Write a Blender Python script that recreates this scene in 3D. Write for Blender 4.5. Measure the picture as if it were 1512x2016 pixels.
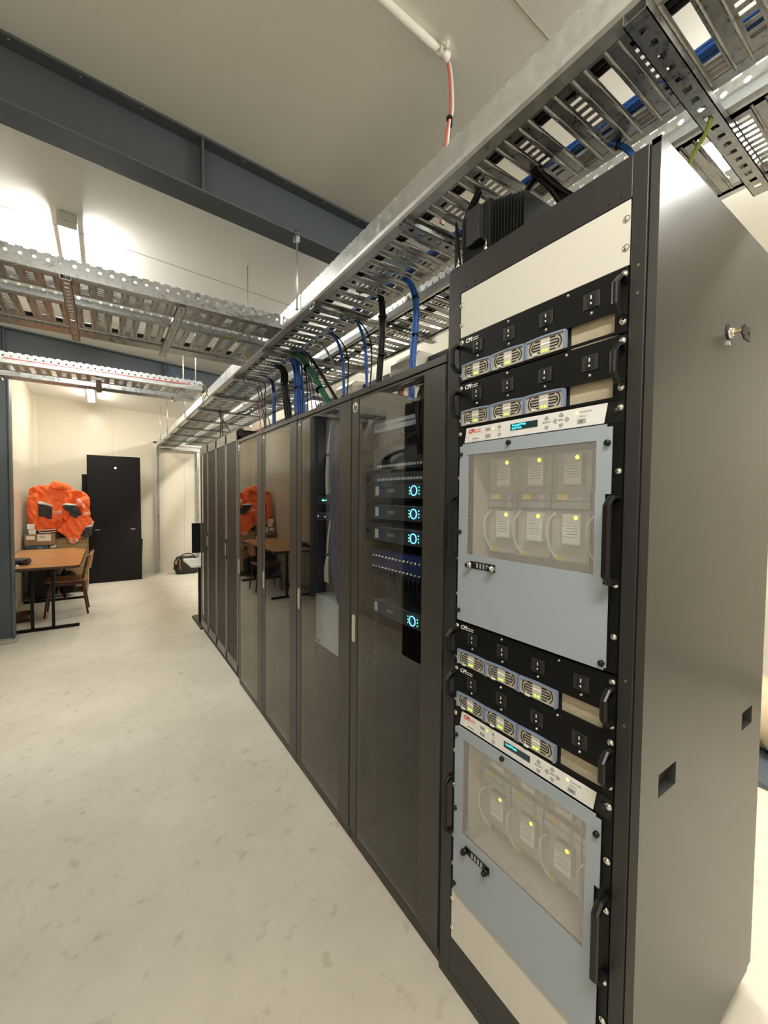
import bpy, math, random
from mathutils import Vector, Matrix

for o in list(bpy.data.objects):
    bpy.data.objects.remove(o)
S = bpy.context.scene
COL = S.collection
R = random.Random(7)

# ------------------------------------------------------------------ camera
F_PX, YAW, PITCH, ROLL = 810.2, 0.5963, 0.03518, 0.00993
fw = Vector((math.sin(YAW) * math.cos(PITCH), math.cos(YAW) * math.cos(PITCH), -math.sin(PITCH)))
rt0 = Vector((math.cos(YAW), -math.sin(YAW), 0))
up0 = rt0.cross(fw)
rt = rt0 * math.cos(ROLL) + up0 * math.sin(ROLL)
up = up0 * math.cos(ROLL) - rt0 * math.sin(ROLL)
cd = bpy.data.cameras.new('camera')
cam = bpy.data.objects.new('camera', cd)
COL.objects.link(cam)
cd.sensor_fit = 'VERTICAL'
cd.sensor_height = 36.0
cd.lens = F_PX / 2016 * 36.0
cd.clip_start = 0.02
cam.matrix_world = Matrix(((rt.x, up.x, -fw.x, 0), (rt.y, up.y, -fw.y, 0), (rt.z, up.z, -fw.z, 1.54), (0, 0, 0, 1)))
S.camera = cam

# ------------------------------------------------------------------ world, exposure
w = bpy.data.worlds.new('world')
S.world = w
w.use_nodes = True
w.node_tree.nodes['Background'].inputs[0].default_value = (0.9, 0.88, 0.8, 1)
w.node_tree.nodes['Background'].inputs[1].default_value = 0.05
S.view_settings.view_transform = 'Standard'
S.view_settings.look = 'None'
S.view_settings.gamma = 1
S.view_settings.use_curve_mapping = False
S.view_settings.exposure = 0.0
LAMP = 174.0            # emission strength of the batten diffusers
try:
    S.cycles.max_bounces = 10
    S.cycles.diffuse_bounces = 5
    S.cycles.glossy_bounces = 5
    S.cycles.transparent_max_bounces = 24
    S.cycles.use_denoising = True
    S.cycles.sample_clamp_indirect = 6
    S.cycles.caustics_reflective = False
    S.cycles.caustics_refractive = False
except Exception:
    pass


# ------------------------------------------------------------------ materials
def mat(name, col, rough=0.5, metal=0.0, spec=0.5, emit=None, es=0.0, noise=None, bump=None, coat=0.0):
    m = bpy.data.materials.new(name)
    m.use_nodes = True
    nt = m.node_tree
    b = nt.nodes['Principled BSDF']
    b.inputs['Base Color'].default_value = (*col, 1)
    b.inputs['Roughness'].default_value = rough
    b.inputs['Metallic'].default_value = metal
    b.inputs['Specular IOR Level'].default_value = spec
    if coat:
        b.inputs['Coat Weight'].default_value = coat
        b.inputs['Coat Roughness'].default_value = 0.08
    if emit:
        b.inputs['Emission Color'].default_value = (*emit, 1)
        b.inputs['Emission Strength'].default_value = es
    if noise or bump:
        tc = nt.nodes.new('ShaderNodeTexCoord')
    if noise:
        sc, amp, sc2 = noise[:3]
        mp = nt.nodes.new('ShaderNodeMapping')
        if len(noise) > 3:
            mp.inputs['Scale'].default_value = noise[3]
        nt.links.new(tc.outputs['Object'], mp.inputs[0])
        n1 = nt.nodes.new('ShaderNodeTexNoise'); n1.inputs['Scale'].default_value = sc; n1.inputs['Detail'].default_value = 6
        n2 = nt.nodes.new('ShaderNodeTexNoise'); n2.inputs['Scale'].default_value = sc2; n2.inputs['Detail'].default_value = 3
        nt.links.new(mp.outputs[0], n1.inputs[0]); nt.links.new(mp.outputs[0], n2.inputs[0])
        ad = nt.nodes.new('ShaderNodeMath'); ad.operation = 'ADD'
        nt.links.new(n1.outputs[0], ad.inputs[0]); nt.links.new(n2.outputs[0], ad.inputs[1])
        rg = nt.nodes.new('ShaderNodeMapRange')
        rg.inputs[1].default_value = 0.6; rg.inputs[2].default_value = 1.4
        rg.inputs[3].default_value = 1 - amp; rg.inputs[4].default_value = 1 + amp
        nt.links.new(ad.outputs[0], rg.inputs[0])
        vm = nt.nodes.new('ShaderNodeVectorMath'); vm.operation = 'SCALE'
        vm.inputs[0].default_value = col
        nt.links.new(rg.outputs[0], vm.inputs['Scale'])
        nt.links.new(vm.outputs[0], b.inputs['Base Color'])
        if metal > 0.5:
            r2 = nt.nodes.new('ShaderNodeMapRange')
            r2.inputs[1].default_value = 0.6; r2.inputs[2].default_value = 1.4
            r2.inputs[3].default_value = max(0.05, rough - 0.13); r2.inputs[4].default_value = rough + 0.13
            nt.links.new(ad.outputs[0], r2.inputs[0]); nt.links.new(r2.outputs[0], b.inputs['Roughness'])
    if bump:
        n3 = nt.nodes.new('ShaderNodeTexNoise'); n3.inputs['Scale'].default_value = bump[0]; n3.inputs['Detail'].default_value = 4
        nt.links.new(tc.outputs['Object'], n3.inputs[0])
        bp = nt.nodes.new('ShaderNodeBump'); bp.inputs['Strength'].default_value = bump[1]; bp.inputs['Distance'].default_value = bump[2]
        nt.links.new(n3.outputs[0], bp.inputs['Height']); nt.links.new(bp.outputs[0], b.inputs['Normal'])
    return m


def floor_material():
    m = mat('concrete floor', (0.50, 0.465, 0.375), 0.62, spec=0.35, bump=(60, 0.25, 0.002))
    nt = m.node_tree; b = nt.nodes['Principled BSDF']
    tc = nt.nodes.new('ShaderNodeTexCoord')
    a = nt.nodes.new('ShaderNodeTexNoise'); a.inputs['Scale'].default_value = 1.3; a.inputs['Detail'].default_value = 9; a.inputs['Roughness'].default_value = 0.62
    c = nt.nodes.new('ShaderNodeTexNoise'); c.inputs['Scale'].default_value = 14; c.inputs['Detail'].default_value = 8
    nt.links.new(tc.outputs['Object'], a.inputs[0]); nt.links.new(tc.outputs['Object'], c.inputs[0])
    r1 = nt.nodes.new('ShaderNodeValToRGB')
    r1.color_ramp.elements[0].position = 0.32; r1.color_ramp.elements[0].color = (0.58, 0.535, 0.44, 1)
    r1.color_ramp.elements[1].position = 0.66; r1.color_ramp.elements[1].color = (0.71, 0.66, 0.56, 1)
    nt.links.new(a.outputs[0], r1.inputs[0])
    r2 = nt.nodes.new('ShaderNodeValToRGB')
    r2.color_ramp.elements[0].position = 0.27; r2.color_ramp.elements[0].color = (0.72, 0.70, 0.66, 1)
    r2.color_ramp.elements[1].position = 0.40; r2.color_ramp.elements[1].color = (1, 1, 1, 1)
    nt.links.new(c.outputs[0], r2.inputs[0])
    mx = nt.nodes.new('ShaderNodeMix'); mx.data_type = 'RGBA'; mx.blend_type = 'MULTIPLY'; mx.inputs[0].default_value = 0.8
    nt.links.new(r1.outputs[0], mx.inputs[6]); nt.links.new(r2.outputs[0], mx.inputs[7])
    nt.links.new(mx.outputs[2], b.inputs['Base Color'])
    return m


def glass_material():
    m = bpy.data.materials.new('tinted glass')
    m.use_nodes = True
    nt = m.node_tree; nt.nodes.clear()
    out = nt.nodes.new('ShaderNodeOutputMaterial')
    tr = nt.nodes.new('ShaderNodeBsdfTransparent'); tr.inputs[0].default_value = (0.66, 0.68, 0.70, 1)
    gl = nt.nodes.new('ShaderNodeBsdfGlossy'); gl.inputs['Roughness'].default_value = 0.015
    gl.inputs[0].default_value = (0.92, 0.9, 0.86, 1)
    lw = nt.nodes.new('ShaderNodeLayerWeight'); lw.inputs[0].default_value = 0.5
    pw = nt.nodes.new('ShaderNodeMath'); pw.operation = 'POWER'; pw.inputs[1].default_value = 4.3
    fr = nt.nodes.new('ShaderNodeMath'); fr.operation = 'MULTIPLY_ADD'; fr.inputs[1].default_value = 0.925; fr.inputs[2].default_value = 0.075
    nt.links.new(lw.outputs['Facing'], pw.inputs[0]); nt.links.new(pw.outputs[0], fr.inputs[0])
    mx = nt.nodes.new('ShaderNodeMixShader')
    nt.links.new(fr.outputs[0], mx.inputs[0]); nt.links.new(tr.outputs[0], mx.inputs[1]); nt.links.new(gl.outputs[0], mx.inputs[2])
    nt.links.new(mx.outputs[0], out.inputs[0])
    return m


def perf_material(name, col, pitch, hole, rough=0.45, metal=0.0, plane='YZ'):
    """sheet metal with a staggered field of small round holes"""
    m = bpy.data.materials.new(name)
    m.use_nodes = True
    nt = m.node_tree; b = nt.nodes['Principled BSDF']
    b.inputs['Base Color'].default_value = (*col, 1); b.inputs['Roughness'].default_value = rough; b.inputs['Metallic'].default_value = metal
    out = nt.nodes['Material Output']
    tc = nt.nodes.new('ShaderNodeTexCoord'); sp = nt.nodes.new('ShaderNodeSeparateXYZ')
    nt.links.new(tc.outputs['Object'], sp.inputs[0])
    def M(op, a, bb=None):
        n = nt.nodes.new('ShaderNodeMath'); n.operation = op
        for i, v in enumerate((a, bb)):
            if v is None: continue
            if isinstance(v, (int, float)): n.inputs[i].default_value = v
            else: nt.links.new(v, n.inputs[i])
        return n.outputs[0]
    u = M('DIVIDE', sp.outputs[1], pitch); v = M('DIVIDE', sp.outputs[2], pitch * 0.866)
    row = M('FLOOR', v)
    u = M('ADD', u, M('MULTIPLY', M('MODULO', row, 2.0), 0.5))
    fu = M('SUBTRACT', M('FRACT', u), 0.5); fv = M('MULTIPLY', M('SUBTRACT', M('FRACT', v), 0.5), 0.866)
    d = M('SQRT', M('ADD', M('MULTIPLY', fu, fu), M('MULTIPLY', fv, fv)))
    h = M('LESS_THAN', d, hole)
    tr = nt.nodes.new('ShaderNodeBsdfTransparent'); mx = nt.nodes.new('ShaderNodeMixShader')
    nt.links.new(h, mx.inputs[0]); nt.links.new(b.outputs[0], mx.inputs[1]); nt.links.new(tr.outputs[0], mx.inputs[2])
    nt.links.new(mx.outputs[0], out.inputs[0])
    return m


def wood_material(name, c1, c2, rough, sc=(1, 14, 14)):
    m = mat(name, c1, rough)
    nt = m.node_tree; b = nt.nodes['Principled BSDF']
    tc = nt.nodes.new('ShaderNodeTexCoord'); mp = nt.nodes.new('ShaderNodeMapping'); mp.inputs['Scale'].default_value = sc
    n = nt.nodes.new('ShaderNodeTexNoise'); n.inputs['Scale'].default_value = 3; n.inputs['Detail'].default_value = 8
    r = nt.nodes.new('ShaderNodeValToRGB')
    r.color_ramp.elements[0].position = 0.35; r.color_ramp.elements[0].color = (*c1, 1)
    r.color_ramp.elements[1].position = 0.65; r.color_ramp.elements[1].color = (*c2, 1)
    nt.links.new(tc.outputs['Object'], mp.inputs[0]); nt.links.new(mp.outputs[0], n.inputs[0])
    nt.links.new(n.outputs[0], r.inputs[0]); nt.links.new(r.outputs[0], b.inputs['Base Color'])
    return m


M_FLOOR = floor_material()
M_WALL = mat('cream wall panel', (0.72, 0.665, 0.55), 0.28, spec=0.4, noise=(0.8, 0.02, 6))
M_CEIL = mat('cream ceiling panel', (0.86, 0.855, 0.81), 0.42, spec=0.35, bump=(220, 0.08, 0.001))
M_SEAM = mat('panel seam', (0.42, 0.39, 0.30), 0.6)
M_STEEL = mat('grey painted steel', (0.088, 0.108, 0.125), 0.45, bump=(90, 0.12, 0.001))
M_GALV = mat('galvanised steel', (0.36, 0.372, 0.37), 0.33, metal=0.9, noise=(30, 0.22, 90))
M_GALVB = mat('bright galvanised steel', (0.60, 0.625, 0.625), 0.38, metal=0.8, noise=(25, 0.12, 70))
M_RACK = mat('charcoal rack metal', (0.040, 0.037, 0.032), 0.40, noise=(40, 0.08, 200))
M_RACKL = mat('warm grey rack trim', (0.135, 0.125, 0.105), 0.38)
M_CPI = mat('black rack frame metal', (0.020, 0.020, 0.020), 0.42, noise=(60, 0.1, 200))
M_SIDE = mat('dark satin side panel', (0.036, 0.035, 0.033), 0.33, spec=0.8, noise=(3.0, 0.16, 9, (1, 1, 0.35)))
M_BLACK = mat('black plastic', (0.008, 0.008, 0.008), 0.35, spec=0.35)
M_BLACKM = mat('matt black panel', (0.006, 0.005, 0.005), 0.55, spec=0.2)
M_PSU = mat('black anodised front panel', (0.005, 0.005, 0.005), 0.45, spec=0.22)
M_WHITEP = mat('off white blanking panel', (0.64, 0.625, 0.565), 0.5)
M_GREYD = mat('blue grey door', (0.325, 0.375, 0.43), 0.45, bump=(400, 0.08, 0.0005))
M_LABEL = mat('white control label', (0.80, 0.80, 0.80), 0.4)
M_SCREW = mat('nickel screw', (0.85, 0.84, 0.80), 0.22, metal=1.0)
M_TAN = mat('tan galvanised plate', (0.46, 0.41, 0.30), 0.5, noise=(60, 0.10, 160))
M_BLUEF = mat('pale blue module frame', (0.22, 0.28, 0.40), 0.35)
M_MODF = mat('warm grey module grille', (0.46, 0.42, 0.36), 0.4)
M_DARK = mat('vent slot black', (0.004, 0.004, 0.004), 0.8)
M_GREEN = mat('green status lamp', (0.2, 0.6, 0.02), 0.4, emit=(0.35, 1.0, 0.04), es=2.2)
M_YEL = mat('yellow status lamp', (0.8, 0.7, 0.02), 0.4, emit=(1.0, 0.85, 0.05), es=2.5)
M_AMB = mat('amber status lamp', (0.9, 0.75, 0.2), 0.4, emit=(1.0, 0.85, 0.25), es=1.6)
M_CYAN = mat('cyan display characters', (0.05, 0.6, 0.7), 0.4, emit=(0.08, 0.85, 1.0), es=2.0)
M_LCD = mat('dark display glass', (0.02, 0.05, 0.06), 0.15)
M_BTN = mat('grey keypad button', (0.38, 0.37, 0.37), 0.5)
M_INK = mat('dark print', (0.05, 0.05, 0.05), 0.6)
M_INKG = mat('grey print', (0.25, 0.25, 0.25), 0.6)
M_RED = mat('red print', (0.62, 0.02, 0.03), 0.5)
M_REDL = mat('pale red print', (0.75, 0.22, 0.22), 0.5)
M_WHITE = mat('white print', (0.85, 0.85, 0.85), 0.5)
M_WHITEPL = mat('white plastic', (0.75, 0.75, 0.72), 0.4)
M_MOD = mat('brushed amplifier module', (0.66, 0.63, 0.58), 0.45, metal=0.25, noise=(30, 0.1, 80))
M_MODD = mat('amplifier bay backing', (0.52, 0.48, 0.42), 0.6)
M_STICK = mat('white module sticker', (0.92, 0.92, 0.90), 0.5)
M_YST = mat('yellow sticker', (0.70, 0.55, 0.10), 0.5)
M_ALU = mat('brushed aluminium handle', (0.70, 0.68, 0.64), 0.3, metal=0.7)
M_GLASS = glass_material()
M_MESH = perf_material('fine perforated steel screen', (0.78, 0.76, 0.73), 0.0030, 0.455, rough=0.35, metal=0.3)
M_PERF = perf_material('perforated rack door sheet', (0.045, 0.042, 0.037), 0.0075, 0.33)
M_CB = mat('black cable jacket', (0.006, 0.006, 0.007), 0.45, spec=0.25)
M_CBL = mat('blue cable jacket', (0.012, 0.10, 0.42), 0.4)
M_CNV2 = mat('blue tray cable jacket', (0.010, 0.06, 0.24), 0.4)
M_CNV = mat('navy cable jacket', (0.015, 0.04, 0.20), 0.4)
M_CGR = mat('green earth cable', (0.03, 0.16, 0.085), 0.3)
M_CYG = mat('yellow green earth wire', (0.38, 0.52, 0.10), 0.5)
M_CW = mat('white cable jacket', (0.72, 0.70, 0.64), 0.45)
M_CRD = mat('red cable jacket', (0.55, 0.09, 0.07), 0.45)
M_CGY = mat('grey cable jacket', (0.38, 0.37, 0.35), 0.45)
M_PVC = mat('white conduit', (0.72, 0.69, 0.60), 0.4)
M_LAMP = mat('lamp diffuser', (0.9, 0.9, 0.85), 0.4, emit=(1.0, 0.975, 0.905), es=LAMP)
M_LAMPD = mat('dimmer lamp diffuser', (0.9, 0.9, 0.85), 0.4, emit=(1.0, 0.95, 0.83), es=LAMP * 0.45)
M_LAMPR = mat('soft lamp diffuser', (0.9, 0.9, 0.85), 0.4, emit=(1.0, 0.97, 0.90), es=LAMP * 0.92)
M_LBODY = mat('lamp body', (0.70, 0.69, 0.64), 0.45)
M_ORANGE = mat('orange work fabric', (1.0, 0.185, 0.045), 0.75, emit=None)
M_SILV = mat('pink white reflective tape', (0.95, 0.42, 0.33), 0.5)
M_NAVY = mat('dark grey pocket fabric', (0.045, 0.05, 0.065), 0.85)
M_TABLE = wood_material('orange wood tabletop', (0.56, 0.27, 0.09), (0.70, 0.39, 0.16), 0.28)
M_TEDGE = mat('dark table edge', (0.05, 0.022, 0.012), 0.5)
M_CHAIR = wood_material('brown plywood', (0.30, 0.12, 0.055), (0.40, 0.17, 0.08), 0.4)
M_CHLEG = mat('dark red brown steel tube', (0.07, 0.018, 0.012), 0.4)
M_CRATE = wood_material('pale plywood crate', (0.40, 0.27, 0.12), (0.55, 0.40, 0.20), 0.6, (1, 6, 6))
M_CARD = mat('brown cardboard', (0.30, 0.20, 0.10), 0.8)
M_CARDB = mat('blue printed box', (0.04, 0.09, 0.16), 0.5)
M_LEATH = mat('black leather', (0.010, 0.009, 0.008), 0.4, bump=(40, 0.3, 0.004))
M_BRASS = mat('tan leather trim', (0.35, 0.17, 0.05), 0.5)
M_PAPER = mat('white paper', (0.85, 0.85, 0.83), 0.6)
M_GROUT = mat('cement grout', (0.42, 0.40, 0.33), 0.85, bump=(30, 0.6, 0.01))
M_BEIGE = mat('beige corrugated hose', (0.62, 0.50, 0.32), 0.6)
M_BOX = mat('cream tap off box', (0.62, 0.60, 0.52), 0.45)
M_REDP = mat('red plug', (0.45, 0.03, 0.02), 0.45)
M_CYR = mat('blue status ring', (0.1, 0.5, 0.9), 0.4, emit=(0.15, 0.6, 1.0), es=5)
M_GRS = mat('green status dot', (0.1, 0.8, 0.3), 0.4, emit=(0.15, 1.0, 0.4), es=4)
M_YGS = mat('lime status dot', (0.5, 0.8, 0.1), 0.4, emit=(0.5, 1.0, 0.15), es=4)
M_WDOT = mat('white status dot', (0.8, 0.8, 0.8), 0.4, emit=(0.9, 0.95, 1.0), es=4)
M_SERV = mat('dark server fascia', (0.05, 0.058, 0.075), 0.35)
M_SERVT = mat('server lid', (0.25, 0.29, 0.33), 0.35)
M_GBOX = mat('light grey equipment fascia', (0.72, 0.79, 0.82), 0.5)
M_SWB = mat('light grey switchboard', (0.34, 0.34, 0.31), 0.5)
M_CLEAR = mat('pale grey acrylic shelf', (0.5, 0.55, 0.62), 0.25)


# ------------------------------------------------------------------ mesh builder
class MB:
    def __init__(s):
        s.v = []; s.f = []; s.m = []; s.smooth = []

    def quad(s, pts, m=0, sm=False):
        n = len(s.v); s.v += [tuple(p) for p in pts]; s.f.append(tuple(range(n, n + len(pts)))); s.m.append(m); s.smooth.append(sm)

    def box(s, x0, x1, y0, y1, z0, z1, m=0):
        if x0 > x1: x0, x1 = x1, x0
        if y0 > y1: y0, y1 = y1, y0
        if z0 > z1: z0, z1 = z1, z0
        n = len(s.v)
        s.v += [(x0, y0, z0), (x1, y0, z0), (x1, y1, z0), (x0, y1, z0), (x0, y0, z1), (x1, y0, z1), (x1, y1, z1), (x0, y1, z1)]
        for q in ((0, 3, 2, 1), (4, 5, 6, 7), (0, 1, 5, 4), (1, 2, 6, 5), (2, 3, 7, 6), (3, 0, 4, 7)):
            s.f.append(tuple(n + i for i in q)); s.m.append(m); s.smooth.append(False)
        return s

    def obox(s, c, ax, ay, az, m=0):
        """oriented box: centre and three half-axis vectors"""
        c = Vector(c); ax = Vector(ax); ay = Vector(ay); az = Vector(az)
        n = len(s.v)
        for k in ((-1, -1, -1), (1, -1, -1), (1, 1, -1), (-1, 1, -1), (-1, -1, 1), (1, -1, 1), (1, 1, 1), (-1, 1, 1)):
            s.v.append(tuple(c + ax * k[0] + ay * k[1] + az * k[2]))
        for q in ((0, 3, 2, 1), (4, 5, 6, 7), (0, 1, 5, 4), (1, 2, 6, 5), (2, 3, 7, 6), (3, 0, 4, 7)):
            s.f.append(tuple(n + i for i in q)); s.m.append(m); s.smooth.append(False)
        return s

    def prism(s, poly, axis, a0, a1, m=0):
        """poly: 2-D outline; axis 0: poly=(y,z), 1: (x,z), 2: (x,y)"""
        def P(p, a):
            return (a, p[0], p[1]) if axis == 0 else (p[0], a, p[1]) if axis == 1 else (p[0], p[1], a)
        n = len(s.v); k = len(poly)
        s.v += [P(p, a0) for p in poly] + [P(p, a1) for p in poly]
        s.f.append(tuple(n + i for i in range(k))[::-1]); s.m.append(m); s.smooth.append(False)
        s.f.append(tuple(n + k + i for i in range(k))); s.m.append(m); s.smooth.append(False)
        for i in range(k):
            j = (i + 1) % k
            s.f.append((n + i, n + j, n + k + j, n + k + i)); s.m.append(m); s.smooth.append(False)
        return s

    def cyl(s, p0, p1, r0, r1=None, n=12, m=0, caps=True, sm=True):
        r1 = r0 if r1 is None else r1
        p0 = Vector(p0); p1 = Vector(p1); d = (p1 - p0).normalized()
        a = d.orthogonal().normalized(); b = d.cross(a)
        k = len(s.v)
        for p, r in ((p0, r0), (p1, r1)):
            for i in range(n):
                t = 2 * math.pi * i / n
                s.v.append(tuple(p + a * (r * math.cos(t)) + b * (r * math.sin(t))))
        for i in range(n):
            j = (i + 1) % n
            s.f.append((k + i, k + j, k + n + j, k + n + i)); s.m.append(m); s.smooth.append(sm)
        if caps:
            s.f.append(tuple(k + i for i in range(n))[::-1]); s.m.append(m); s.smooth.append(False)
            s.f.append(tuple(k + n + i for i in range(n))); s.m.append(m); s.smooth.append(False)
        return s

    def tube(s, pts, r, n=8, m=0, res=6, closed=False, raw=False):
        P = [Vector(p) for p in pts]
        if len(P) > 2 and not raw:
            Q = []
            for i in range(len(P) - 1):
                p0 = P[max(i - 1, 0)]; p1 = P[i]; p2 = P[i + 1]; p3 = P[min(i + 2, len(P) - 1)]
                for k in range(res):
                    t = k / res
                    Q.append(0.5 * ((2 * p1) + (p2 - p0) * t + (2 * p0 - 5 * p1 + 4 * p2 - p3) * t * t + (3 * p1 - p0 - 3 * p2 + p3) * t ** 3))
            Q.append(P[-1]); P = Q
        k0 = len(s.v); a = None; L = len(P)
        for i, p in enumerate(P):
            if closed: d = (P[(i + 1) % L] - P[i - 1]).normalized()
            else: d = (P[min(i + 1, L - 1)] - P[max(i - 1, 0)]).normalized()
            a = (d.orthogonal() if a is None else a - d * a.dot(d)).normalized(); b = d.cross(a)
            rr = r(i / (L - 1)) if callable(r) else r
            for q in range(n):
                t = 2 * math.pi * q / n
                s.v.append(tuple(p + a * (rr * math.cos(t)) + b * (rr * math.sin(t))))
        for i in range(L if closed else L - 1):
            i2 = (i + 1) % L
            for q in range(n):
                j = (q + 1) % n
                s.f.append((k0 + i * n + q, k0 + i * n + j, k0 + i2 * n + j, k0 + i2 * n + q)); s.m.append(m); s.smooth.append(True)
        if not closed:
            s.f.append(tuple(k0 + q for q in range(n))[::-1]); s.m.append(m); s.smooth.append(False)
            s.f.append(tuple(k0 + (L - 1) * n + q for q in range(n))); s.m.append(m); s.smooth.append(False)
        return s

    def dome(s, c, d, r, h, n=10, m=0):
        c = Vector(c); d = Vector(d).normalized(); a = d.orthogonal().normalized(); b = d.cross(a)
        k = len(s.v); rings = 4
        for i in range(rings):
            t = i / rings * math.pi / 2
            for q in range(n):
                u = 2 * math.pi * q / n
                s.v.append(tuple(c + d * (h * math.sin(t)) + (a * math.cos(u) + b * math.sin(u)) * (r * math.cos(t))))
        s.v.append(tuple(c + d * h))
        for i in range(rings - 1):
            for q in range(n):
                j = (q + 1) % n
                s.f.append((k + i * n + q, k + i * n + j, k + (i + 1) * n + j, k + (i + 1) * n + q)); s.m.append(m); s.smooth.append(True)
        for q in range(n):
            s.f.append((k + (rings - 1) * n + q, k + (rings - 1) * n + (q + 1) % n, k + rings * n)); s.m.append(m); s.smooth.append(True)
        s.f.append(tuple(k + q for q in range(n))[::-1]); s.m.append(m); s.smooth.append(False)
        return s

    def holed(s, u0, u1, v0, v1, holes, w0, w1, P, m=0):
        """flat plate with rectangular holes. P(u,v,w)->xyz"""
        U = sorted({u0, u1} | {a for h in holes for a in h[:2]}); V = sorted({v0, v1} | {a for h in holes for a in h[2:4]})
        def inh(u, v): return any(h[0] < u < h[1] and h[2] < v < h[3] for h in holes)
        for i in range(len(U) - 1):
            for j in range(len(V) - 1):
                if inh((U[i] + U[i + 1]) / 2, (V[j] + V[j + 1]) / 2): continue
                for w_ in (w0, w1):
                    s.quad([P(U[i], V[j], w_), P(U[i + 1], V[j], w_), P(U[i + 1], V[j + 1], w_), P(U[i], V[j + 1], w_)], m)
        for a, b, c, d in list(holes) + [(u0, u1, v0, v1)]:
            for (p, q) in (((a, c), (b, c)), ((b, c), (b, d)), ((b, d), (a, d)), ((a, d), (a, c))):
                s.quad([P(*p, w0), P(*q, w0), P(*q, w1), P(*p, w1)], m)

    def ringcell(s, u0, u1, v0, v1, r, w0, w1, P, m=0, cu=None, cv=None):
        """one rectangular cell with a round hole"""
        cu = (u0 + u1) / 2 if cu is None else cu; cv = (v0 + v1) / 2 if cv is None else cv
        n = 12; C = []; Sq = []
        for i in range(n):
            t = 2 * math.pi * i / n; c, d = math.cos(t), math.sin(t)
            C.append((cu + r * c, cv + r * d))
            su = ((u1 - cu) if c > 0 else (cu - u0)) / max(abs(c), 1e-6); sv = ((v1 - cv) if d > 0 else (cv - v0)) / max(abs(d), 1e-6)
            k = min(su, sv); Sq.append((cu + k * c, cv + k * d))
        corners = [(u1, v1), (u0, v1), (u0, v0), (u1, v0)]
        for i in range(n):
            j = (i + 1) % n
            for w_ in (w0, w1):
                s.quad([P(*C[i], w_), P(*Sq[i], w_), P(*Sq[j], w_), P(*C[j], w_)], m)
                a, b = Sq[i], Sq[j]
                if abs(a[0] - b[0]) > 1e-7 and abs(a[1] - b[1]) > 1e-7:
                    cr = min(corners, key=lambda q: (q[0] - a[0]) ** 2 + (q[1] - a[1]) ** 2 + (q[0] - b[0]) ** 2 + (q[1] - b[1]) ** 2)
                    s.quad([P(*a, w_), P(*cr, w_), P(*b, w_)], m)
            s.quad([P(*C[i], w0), P(*C[j], w0), P(*C[j], w1), P(*C[i], w1)], m)

    def build(s, name, mats, parent=None, bev=0.0, **props):
        if not isinstance(mats, (list, tuple)): mats = [mats]
        org = Vector(ORG.get(parent.name, (0, 0, 0))) if parent else Vector((0, 0, 0))
        me = bpy.data.meshes.new(name)
        me.from_pydata([tuple(Vector(p) - org) for p in s.v], [], s.f)
        me.polygons.foreach_set('material_index', s.m)
        me.polygons.foreach_set('use_smooth', s.smooth)
        for q in mats: me.materials.append(q)
        me.update()
        o = bpy.data.objects.new(name, me)
        COL.objects.link(o)
        if parent: o.parent = parent
        ORG[o.name] = tuple(org)
        if bev:
            b = o.modifiers.new('edge', 'BEVEL'); b.width = bev; b.segments = 2; b.limit_method = 'ANGLE'; b.angle_limit = math.radians(50)
        for k, v in props.items(): o[k] = v
        return o


ORG = {}


def thing(name, loc, label, cat, group=None):
    o = bpy.data.objects.new(name, None)
    COL.objects.link(o)
    o.location = loc; o.empty_display_size = 0.05
    ORG[o.name] = tuple(loc)
    o['label'] = label; o['category'] = cat
    if group: o['group'] = group
    return o


def tag(o, label, cat, group=None, kind=None):
    o['label'] = label; o['category'] = cat
    if group: o['group'] = group
    if kind: o['kind'] = kind
    return o


def struct(o):
    o['kind'] = 'structure'
    return o


def copy_tree(o, off, parent=None, label=None):
    c = o.copy(); COL.objects.link(c)
    if parent: c.parent = parent
    else: c.location = o.location + Vector(off)
    if label: c['label'] = label
    for ch in list(o.children): copy_tree(ch, off, c)
    return c


def text(name, body, size, org_, right, upv, m, parent, extr=0.0004, shear=0.0, bold=0.0, align='LEFT', sx=1.0):
    cu = bpy.data.curves.new('text', 'FONT')
    cu.body = body; cu.size = size; cu.extrude = extr; cu.shear = shear; cu.offset = bold; cu.align_x = align; cu.align_y = 'CENTER'
    cu.resolution_u = 3
    to = bpy.data.objects.new('text', cu); COL.objects.link(to)
    dg = bpy.context.evaluated_depsgraph_get()
    me = bpy.data.meshes.new_from_object(to.evaluated_get(dg))
    bpy.data.objects.remove(to)
    r = Vector(right); u = Vector(upv); n = r.cross(u); o0 = Vector(org_) - Vector(ORG.get(parent.name, (0, 0, 0)) if parent else (0, 0, 0))
    for v in me.vertices:
        v.co = o0 + r * (v.co.x * sx) + u * v.co.y + n * v.co.z
    me.materials.clear(); me.materials.append(m)
    o = bpy.data.objects.new(name, me); COL.objects.link(o); o.parent = parent
    ORG[o.name] = ORG.get(parent.name, (0, 0, 0)) if parent else (0, 0, 0)
    return o


def rrect(u0, u1, v0, v1, r, n=4):
    P = []
    for (cu, cv, a0) in ((u1 - r, v1 - r, 0), (u0 + r, v1 - r, 90), (u0 + r, v0 + r, 180), (u1 - r, v0 + r, 270)):
        for i in range(n + 1):
            t = math.radians(a0 + 90 * i / n); P.append((cu + r * math.cos(t), cv + r * math.sin(t)))
    return P


# ------------------------------------------------------------------ the room
XL, XR, YF, YB = -1.0, 4.33, -3.6, 9.3
def zc(x): return 3.185 - 0.06 * x          # underside of the sloping ceiling


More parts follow.
